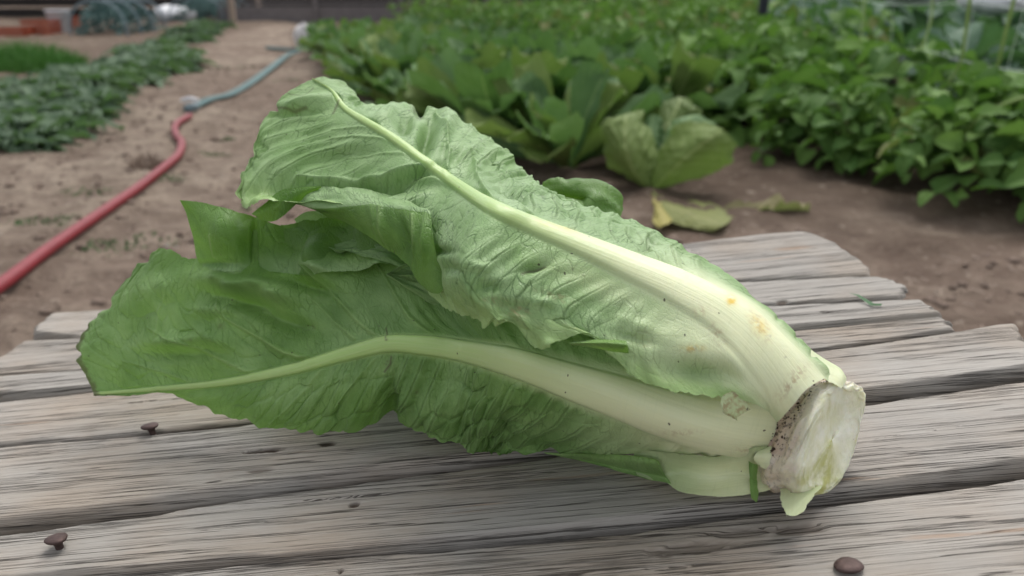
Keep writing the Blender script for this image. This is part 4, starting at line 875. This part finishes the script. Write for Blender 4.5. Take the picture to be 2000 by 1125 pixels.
for yy in np.arange(4.5, 11.5, .42):
    x0_ = np.interp(yy, [4.5, 6, 8.4, 11.5], [.85, .45, -.25, -1.2]); x1_ = np.interp(yy, [4.5, 7, 11.5], [2.6, 4.2, 6.8])
    for xx in np.arange(x0_, x1_, .40):
        if xx > 1.7 and yy < 7.5: continue
        put_bean(xx+random.gauss(0, .07), yy+random.gauss(0, .07), random.uniform(.95, 1.25)*(1+.25*sst(.9, 2., xx)), False, '')
# blue-green brassicas beyond the net
def brassica(seed):
    r = np.random.default_rng(seed); e = empty('brassica_plant'); e['category'] = 'cabbage plant'
    for k in range(18):
        o = mobj('leaf', blue_L[int(r.integers(3))], e); f = k/18; a = k*2.399
        o.rotation_euler = (-(.8-.8*f)+r.normal(0, .1), r.normal(0, .15), a); s = 1.35-.4*f; o.scale = (s, s, s); o.location = (0, 0, .08+.2*f)
    return e
bs = brassica(5); first = True
for (x_, y_, s) in ((1.95, 3.0, 1.), (2.15, 3.45, 1.05), (2.35, 3.0, 1.), (2.05, 3.95, 1.05), (2.5, 3.9, 1.1), (2.4, 4.5, 1.1), (2.0, 4.6, 1.), (2.9, 4.6, 1.1), (2.8, 3.6, 1.05), (2.2, 2.55, .95), (1.9, 5.3, 1.1), (2.4, 5.2, 1.2), (2.0, 6.0, 1.2), (2.6, 6.0, 1.2), (3.1, 5.4, 1.2), (3.3, 6.2, 1.2), (2.1, 6.8, 1.2), (2.7, 6.9, 1.2), (3.3, 7., 1.2), (3.9, 6.6, 1.2)):
    lab = 'blue-green cabbage plant growing behind the net'
    if first: bs.location = (x_, y_, GZ(x_, y_)+.02); bs['label'] = lab; bs['group'] = 'cabbage plants behind the net'; first = False
    else: copy_plant(bs, (x_, y_, GZ(x_, y_)+.02), random.uniform(0, 6), s, lab, 'cabbage plants behind the net')
# low crops on the left
LLs = [leaf_mesh('leaf', .16, .055, M_LOW, 'oval', 10, 7, .6, .6, .16, 200+s, .95) for s in range(4)]
def lowp(seed, n=30):
    r = np.random.default_rng(seed); e = empty('low_crop_plant'); e['category'] = 'crop plant'
    for k in range(n):
        o = mobj('leaf', LLs[int(r.integers(4))], e); a = k*2.399; o.rotation_euler = (-r.uniform(-.1, .7), r.normal(0, .25), a); s = r.uniform(.7, 1.2); o.scale = (s, s, s); o.location = (r.normal(0, .03), r.normal(0, .03), 0)
    return e
lows = [lowp(1), lowp(2)]; low_mesh = [join_plant(q, 'foliage') for q in lows]; lu = set()
spots = []
for (px_, py_) in ((20,268),(90,262),(160,232),(10,215),(80,212),(150,198),(30,240),(120,240),(180,205),(50,185),(0,290),(60,285),(120,262),(40,262),(190,222),(110,200),(30,212),(60,235)): spots.append((px_, py_, True))
for k in range(46):
    a = random.random(); cx = 170+160*a; cy = 175-55*a; spots.append((cx+random.uniform(-60, 60)*(1-.3*a), cy+random.uniform(-22, 16), False))
for k in range(34):
    a = random.random(); cx = 280+150*a; cy = 112-62*a; spots.append((cx+random.uniform(-40, 30), cy+random.uniform(-8, 8), False))
for (px_, py_, nr) in spots:
    x_, y_, t = gnd(px_, py_); v = random.randrange(2); z = GZ(x_, y_)+.01
    if nr:
        if v not in lu: lu.add(v); q = lows[v]; q.location = (x_, y_, z); q['label'] = 'low leafy crop plant at the left edge of the bed'; q['group'] = 'low crop plants on the left'
        else: copy_plant(lows[v], (x_, y_, z), random.uniform(0, 6), random.uniform(1.1, 1.4), 'low leafy crop plant at the left edge of the bed', 'low crop plants on the left')
    else:
        o = mobj('low_crop_plant', low_mesh[v]); o.location = (x_, y_, z); o.rotation_euler = (0, 0, random.uniform(0, 6)); s = random.uniform(1.1, 1.5); o.scale = (s, s, s)
        tag(o, 'distant low crop plant in the strip left of the path', 'crop plant', 'distant low crop plants')
for q, u_ in ((beans, used), (lows, lu)):
    for i, e in enumerate(q):
        if i not in u_:
            for ch in list(e.children): bpy.data.objects.remove(ch)
            bpy.data.objects.remove(e)
def grass_patch(name, cx, cy, rx, ry, n, h, mat, label=None, cat=None, kind='stuff', w=.006):
    Vv, Ff = [], []
    for k in range(n):
        a = random.uniform(0, 6.283); r = math.sqrt(random.random()); x = cx+rx*r*math.cos(a); y = cy+ry*r*math.sin(a); z = GZ(x, y)-.005; hh = h*random.uniform(.5, 1)*(1-.5*r*r)
        b = random.uniform(0, 6.283); lx, ly = random.gauss(0, .35)*hh, random.gauss(0, .35)*hh; dx, dy = w*math.cos(b), w*math.sin(b); i = len(Vv)
        Vv += [(x-dx, y-dy, z), (x+dx, y+dy, z), (x-dx*.7+lx*.4, y-dy*.7+ly*.4, z+hh*.6), (x+dx*.7+lx*.4, y+dy*.7+ly*.4, z+hh*.6), (x+lx, y+ly, z+hh)]
        Ff += [(i, i+1, i+3, i+2), (i+2, i+3, i+4)]
    o = mobj(name, mesh(name, Vv, Ff, mat, False)); tag(o, label, cat, kind=kind); return o
x_, y_, t = gnd(60, 140); grass_patch('carrot_tops', x_-.05, y_, .40, .5, 2600, .26, M_GRASS, 'dense clump of fine bright green carrot tops at far left', 'crop', None, .004)
# small weeds on the path
for i, (px_, py_, r_) in enumerate(((165,372,.10),(135,430,.09),(205,482,.10),(330,350,.06),(275,470,.12),(420,300,.07),(500,400,.07),(60,430,.09),(440,270,.05),(560,160,.10),(470,130,.18))):
    x_, y_, t = gnd(px_, py_); grass_patch('weed_tuft', x_, y_, r_, r_*.7, 70, .018, M_WEED, 'small sparse green weed tuft on the bare path', 'weed', None)['group'] = 'weed tufts on the path'
# clods and pebbles
def scatter(name, n, fn, r0, r1, mat):
    Vv, Ff = [], []
    base = [(1, 0, 0), (-1, 0, 0), (0, 1, 0), (0, -1, 0), (0, 0, 1), (0, 0, -1)]
    for k in range(n):
        x, y = fn(); r = random.uniform(r0, r1)*random.random()**1.5+r0*.5; z = GZ(x, y)+r*.1; i = len(Vv); a = random.uniform(0, 3)
        for (p_, q_, s_) in base:
            kx = random.uniform(.6, 1.3)*r; X = (p_*math.cos(a)-q_*math.sin(a))*kx; Y = (p_*math.sin(a)+q_*math.cos(a))*kx; Vv.append((x+X, y+Y, z+s_*kx*.6))
        for f in ((0, 2, 4), (2, 1, 4), (1, 3, 4), (3, 0, 4), (2, 0, 5), (1, 2, 5), (3, 1, 5), (0, 3, 5)): Ff.append(tuple(i+j for j in f))
    o = mobj(name, mesh(name, Vv, Ff, mat, True)); o['kind'] = 'stuff'; return o
def pf():
    y = random.uniform(.8, 7); return random.uniform(-2.4, 2.2)*(.4+y*.2), y
scatter('soil_clods', 7000, pf, .004, .022, M_CLOD); scatter('pebbles', 500, pf, .003, .010, M_STONE)
# straw and chips near the right
def straw():
    Vv, Ff = [], []
    for k in range(260):
        x = random.uniform(.3, 1.6); y = random.uniform(1.2, 2.6); z = GZ(x, y)+.004; a = random.uniform(0, 3.1); l = random.uniform(.008, .035); w_ = .0014; i = len(Vv); dx, dy = math.cos(a), math.sin(a)
        Vv += [(x-dy*w_, y+dx*w_, z), (x+dy*w_, y-dx*w_, z+.002), (x+dx*l+dy*w_, y+dy*l-dx*w_, z+.006), (x+dx*l-dy*w_, y+dy*l+dx*w_, z+.004)]; Ff.append((i, i+1, i+2, i+3))
    o = mobj('straw_bits', mesh('straw_bits', Vv, Ff, M_PALEWOOD, False)); o['kind'] = 'stuff'
straw()
# ------------------------------------------------------------ hoses
def tube(name, pts, rad, mat, n=14, flat=1., m=220):
    C = cr(np.array(pts, float), np.linspace(0, len(pts)-1, m)); Tn = np.gradient(C, axis=0); Tn /= np.linalg.norm(Tn, axis=1, keepdims=True)
    S_ = np.cross(Tn, (0, 0, 1)); S_ /= np.linalg.norm(S_, axis=1, keepdims=True); U_ = np.cross(S_, Tn); a = np.linspace(0, 2*np.pi, n, endpoint=False)
    rad = np.broadcast_to(rad, (m,))[:, None, None]
    V = C[:, None]+rad*(np.cos(a)[None, :, None]*S_[:, None]+flat*np.sin(a)[None, :, None]*U_[:, None]); V = V.reshape(-1, 3)
    F = [(i*n+k, i*n+(k+1) % n, (i+1)*n+(k+1) % n, (i+1)*n+k) for i in range(m-1) for k in range(n)]+[tuple(range(n))[::-1], tuple((m-1)*n+k for k in range(n))]
    return mesh(name, V, F, mat)
def gp(px_, py_, dz): x_, y_, t = gnd(px_, py_+0); return (x_, y_, GZ(x_, y_)+dz)
pts = [gp(*q, .020) for q in ((-500,985),(-260,780),(-100,655),(0,582),(100,500),(200,423),(270,374),(320,340),(350,312),(356,290),(345,272),(345,254),(372,236))]
tag(mobj('red_hose', tube('red_hose', pts, .0145, M_RED)), 'faded red rubber hose running across the dirt path', 'hose')
pts = [gp(*q, .013) for q in ((378,216),(410,206),(450,190),(490,170),(530,140),(565,112),(592,97))]
tag(mobj('teal_hose', tube('teal_hose', pts, .030, M_TEAL, flat=.42)), 'flat teal hose joined to the red hose on the path', 'hose')
pts = [gp(*q, .02) for q in ((522,96),(550,97),(575,98),(600,96))]
tag(mobj('teal_hose', tube('teal_hose', pts, .030, M_TEAL, flat=.5)), 'short teal hose piece lying across the path by the white bag', 'hose')
cpl = empty('hose_coupling', gp(375, 222, .0)); tag(cpl, 'grey valve coupling between the red and teal hoses', 'coupling')
mobj('body', tube('body', [(-.01, -.035, .018), (0, 0, .020), (.01, .035, .018)], .021, M_HOOP, m=8), cpl)
mobj('handle', tube('handle', [(-.045, .0, .05), (0, .0, .062), (.04, .0, .05)], .010, M_WHITE, m=10), cpl)
# dry clump beside the red hose
x_, y_, t = gnd(290, 325)
tag(grass_patch('dry_clump', x_, y_, .06, .05, 160, .075, M_PALEWOOD), 'brown dry clump of roots beside the red hose bend', 'clump')['kind'] = 'thing'
# ------------------------------------------------------------ far end of the garden
def bx(x0, x1, y0, y1, z0, z1):
    V = [(x, y, z) for z in (z0, z1) for (x, y) in ((x0, y0), (x1, y0), (x1, y1), (x0, y1))]
    return V, [(3, 2, 1, 0), (4, 5, 6, 7), (0, 1, 5, 4), (1, 2, 6, 5), (2, 3, 7, 6), (3, 0, 4, 7)]
def boxo(name, dims, mat, parent=None): V, F_ = bx(*dims); return mobj(name, mesh(name, V, F_, mat, False), parent)
fe = empty('timber_fence', (0, 17, 0)); tag(fe, 'dark horizontal timber fence closing the far end of the garden', 'fence')
for k in range(9): boxo('board', (-16, 16, 0, .03, .02+k*.19, .18+k*.19), M_DFENCE, fe)
for x_ in np.arange(-15, 16, 2.4): boxo('post', (x_-.05, x_+.05, -.11, -.01, -.1, 1.8), M_DFENCE, fe)
fe = empty('board_edging', (0, 14.6, 0)); tag(fe, 'low grey timber edging boards in front of the dark fence', 'edging')
boxo('board', (-4.8, 2.6, 0, .05, -.05, .27), M_GFENCE, fe); boxo('board', (-4.8, 2.6, .055, .10, .30, .34), M_GFENCE, fe)
for x_ in np.arange(-4.6, 2.6, 1.4): boxo('post', (x_-.03, x_+.03, -.05, -.002, -.05, .42), M_GFENCE, fe)
for (px_, py_, lab) in ((457, 56, 'pale wooden stake at the far end of the path, left one'), (508, 40, 'pale wooden stake at the far end of the path, right one')):
    x_, y_, t = gnd(px_, py_); o = boxo('wooden_stake', (-.035, .035, -.035, .035, -.05, 1.3), M_PALEWOOD); o.location = (x_, y_, GZ(x_, y_)); tag(o, lab, 'stake', 'pale stakes at the far path end')
def lathe(prof, n, name, mat):
    V = [(r*math.cos(2*math.pi*k/n), r*math.sin(2*math.pi*k/n), z) for (r, z) in prof for k in range(n)]
    return mesh(name, V, [(i*n+k, i*n+(k+1) % n, (i+1)*n+(k+1) % n, (i+1)*n+k) for i in range(len(prof)-1) for k in range(n)], mat)
x_, y_, t = gnd(120, 70); bk = empty('bucket', (x_, y_, GZ(x_, y_))); tag(bk, 'white plastic bucket standing among orange crates', 'bucket')
mobj('body', lathe([(.001, .005), (.10, .0), (.105, .01), (.135, .28), (.145, .285), (.145, .30), (.132, .30), (.10, .02), (.001, .02)], 24, 'body', M_WHITE), bk)
mobj('handle', tube('handle', [(-.14, 0, .26), (-.1, -.08, .2), (0, -.12, .17), (.1, -.08, .2), (.14, 0, .26)], .004, M_HOOP, 6, m=24), bk)
def crate(px_, py_, wd, hh, rz, lab):
    x_, y_, t = gnd(px_, py_); e = empty('crate', (x_, y_, GZ(x_, y_)), rz); tag(e, lab, 'crate', 'orange crates by the bucket')
    for z in np.arange(.02, hh-.03, .065):
        for (a, b, c, d) in ((-wd, wd, -.14, -.128), (-wd, wd, .128, .14), (-wd, -wd+.012, -.127, .127), (wd-.012, wd, -.127, .127)): boxo('slat', (a, b, c, d, z, z+.045), M_ORANGE, e)
    boxo('base', (-wd, wd, -.14, .14, .0, .015), M_ORANGE, e)
crate(28, 74, .22, .15, .2, 'orange crate left of the white bucket'); crate(84, 72, .17, .20, -.3, 'orange crate partly hidden behind the white bucket'); crate(146, 66, .12, .2, .1, 'orange crate just right of the white bucket')
def tunnel(px_, py_, w_, h_, L_, lab, net=True):
    x_, y_, t = gnd(px_, py_); e = empty('hoop_tunnel', (x_, y_, GZ(x_, y_))); tag(e, lab, 'hoop tunnel', 'netted hoops over crops')
    for k in range(4):
        yy = k*L_/3; mobj('hoop', tube('hoop', [(-w_, yy, 0), (-w_*.93, yy, h_*.5), (-w_*.6, yy, h_*.87), (0, yy, h_), (w_*.6, yy, h_*.87), (w_*.93, yy, h_*.5), (w_, yy, 0)], .014, M_HOOP, 8, m=40), e)
    if net:
        Vv, Ff = [], []
        for k in range(1500):       # crop foliage crowding up against the net
            a = random.uniform(.1, 3.04); r = random.uniform(.55, .96); X = -w_*r*math.cos(a); Z = h_*r*math.sin(a); Y = random.uniform(0, L_); s = random.uniform(.02, .05); i = len(Vv); b = random.uniform(0, 6); q = random.uniform(-.8, .8)
            Vv += [(X-s*math.cos(b), Y-s*math.sin(b), Z-s*q), (X+s*.4*math.sin(b), Y, Z+s*.3), (X+s*math.cos(b), Y+s*math.sin(b), Z+s*q), (X, Y-s*.4, Z-s*.3)]; Ff.append((i, i+1, i+2, i+3))
        o = mobj('netted_foliage', mesh('netted_foliage', Vv, Ff, M_NET, False), e); o['kind'] = 'stuff'
tunnel(195, 74, .34, .42, 1.2, 'netted hoop tunnel right of the white bucket'); tunnel(385, 46, .45, .42, 1.5, 'netted hoop tunnel farther back beside the white sheet')
def crumple(name, loc, sx, sy, sz, mat, seed, label, cat):
    nu, nv = 30, 20; u = np.linspace(0, 2*np.pi, nu)[:, None]; v = np.linspace(0, np.pi, nv)[None]
    r = 1+.45*fbm(np.cos(u)*1.5+seed+0*v, np.sin(u)*1.5+v, seed, 4)
    W = np.stack([sx*r*np.cos(u)*np.sin(v), sy*r*np.sin(u)*np.sin(v), sz*(.8+r*np.cos(v)*.9)], -1)
    o = mobj(name, mesh(name, W.reshape(-1, 3), gridF(nu, nv), mat)); o.location = loc; tag(o, label, cat)
x_, y_, t = gnd(598, 92); crumple('white_bag', (x_-.02, y_, GZ(x_, y_)-.02), .10, .12, .15, M_SHEET, 3, 'crumpled white bag at the far corner of the romaine bed', 'bag')
x_, y_, t = gnd(343, 44); crumple('white_sheet', (x_, y_, GZ(x_, y_)+.0), .32, .3, .16, M_WHITE, 5, 'white plastic sheet heaped beyond the low crops', 'sheet')
for (px_, py_, tt_, sx, sz, sd_, lab) in ((1792, -5, 4.8, .18, .05, 7, 'white cover behind the net, left one at the top'), (1935, 12, 4.4, .14, .07, 9, 'white cover behind the net at the top right')):
    q = P(px_, py_, np.array(tt_)); crumple('white_cover', (q[0], q[1], q[2]-.03), sx, .2, sz, M_WHITE, sd_, lab, 'cover')
for (px_, tt_, py_, lab) in ((1478, 5.5, 150, 'dark steel net post standing among the beans'), (1050, 9.0, 60, 'dark steel post far behind the romaine bed')):
    q = P(px_, py_, np.array(tt_)); o = mobj('steel_post', None) if False else boxo('steel_post', (-.026, .026, -.02, .02, -.1, 1.6), M_POST); o.location = (q[0], q[1], 0); tag(o, lab, 'post')
    V, F_ = bx(-.006, .006, -.032, -.0205, .0, 1.58); o.data.materials[0] = M_POST; mobj('flange', mesh('flange', V, F_, M_POST, False), o)
# trellis net in the plane x = 1.6
NE = empty('trellis_net', (1.6, 2.2, 0)); tag(NE, 'pale string trellis net stretched above the bean row on the right', 'net')
for k, h in enumerate((.17, .35, .53, .71)):
    pts = [(.012*math.sin(j*1.7+k), j*.42, h+.012*math.sin(j*2.3+k*1.3)) for j in range(9)]; mobj('string', tube('string', pts, .0012, M_STRING, 5, m=90), NE)
for j in range(11):
    y_ = j*.31; mobj('string', tube('string', [(.01*math.sin(h*9+j), y_+.012*math.sin(j+h*5), h) for h in (.03, .2, .38, .56, .74)], .0010, M_STRING, 5, m=40), NE)
# climbing bean stems
ST_L = [((1.05, -.1), [(1815,200,2.9),(1850,165,2.85),(1875,125,2.8),(1885,70,2.75),(1897,-20,2.7)]), (0, [(1900,205,2.75),(1925,175,2.75),(1945,140,2.7),(1960,80,2.65),(1985,-20,2.6)]), (0, [(1860,285,2.5),(1910,235,2.45),(1960,205,2.4),(2020,185,2.35)]), (0, [(1555,265,3.1),(1585,220,3.05),(1620,195,3.0),(1650,200,2.95)]), (0, [(1660,120,3.4),(1680,80,3.4),(1688,20,3.4),(1690,-30,3.4)]), (0, [(1800,95,3.0),(1818,40,3.0),(1822,-30,3.0)])]
for i, (_, L_) in enumerate(ST_L):
    pts = [tuple(P(a, b, np.array(c))) for a, b, c in L_]; o = mobj('climbing_vine', tube('climbing_vine', pts, .0055 if i < 4 else .004, M_STEMG, 8, m=60)); tag(o, 'bare climbing bean stem twisting up near the net', 'vine', 'climbing bean stems'); o['label'] = ['pale bean vine rising thickly through the net from the cabbages', 'bean vine climbing the net at the far right edge', 'stout green bean vine slanting up to the right edge below the net', 'short bean vine arching over the front leaves of the row', 'thin bean vine climbing the net left of the other vines', 'thin bean vine climbing the net near its middle'][i]
for o in bpy.data.objects:
    if '_o' in o: del o['_o']
    if '_v' in o: del o['_v']
ORD = ['nearest', 'second', 'third', 'fourth', 'fifth', 'sixth', 'seventh', 'eighth', 'ninth', 'tenth', 'eleventh', 'twelfth', 'thirteenth', 'fourteenth', 'fifteenth', 'sixteenth', 'seventeenth', 'eighteenth', 'nineteenth', 'twentieth', 'twenty-first', 'twenty-second', 'twenty-third', 'twenty-fourth', 'twenty-fifth', 'twenty-sixth']
def relabel(group, key, fmt, split=None, only=None):
    L_ = sorted([o for o in sc.objects if o.get('group') == group and (split is None or split(o)) and (only is None or only in o['label'])], key=key)
    for i, o in enumerate(L_): o['label'] = fmt.format(ORD[i])
near_key = lambda o: o.location.y
relabel(GB, near_key, '{} bean plant from the table along the bare soil edge of the row', lambda o: o.location.x+.42*o.location.y < 2.42)
relabel(GB, near_key, '{} bean plant from the table in the line against the net', lambda o: o.location.x+.42*o.location.y >= 2.42)
relabel(GR, near_key, '{} romaine plant from the table among those crowded inside the bed', None, 'crowded')
relabel('cabbage plants behind the net', near_key, '{} blue-green cabbage plant behind the net, counted going away')
relabel('weed tufts on the path', lambda o: o.data.vertices[0].co.y, '{} sparse green weed tuft on the bare path, counted going away')
relabel('low crop plants on the left', near_key, '{} low leafy crop plant at the left edge, counted going away')
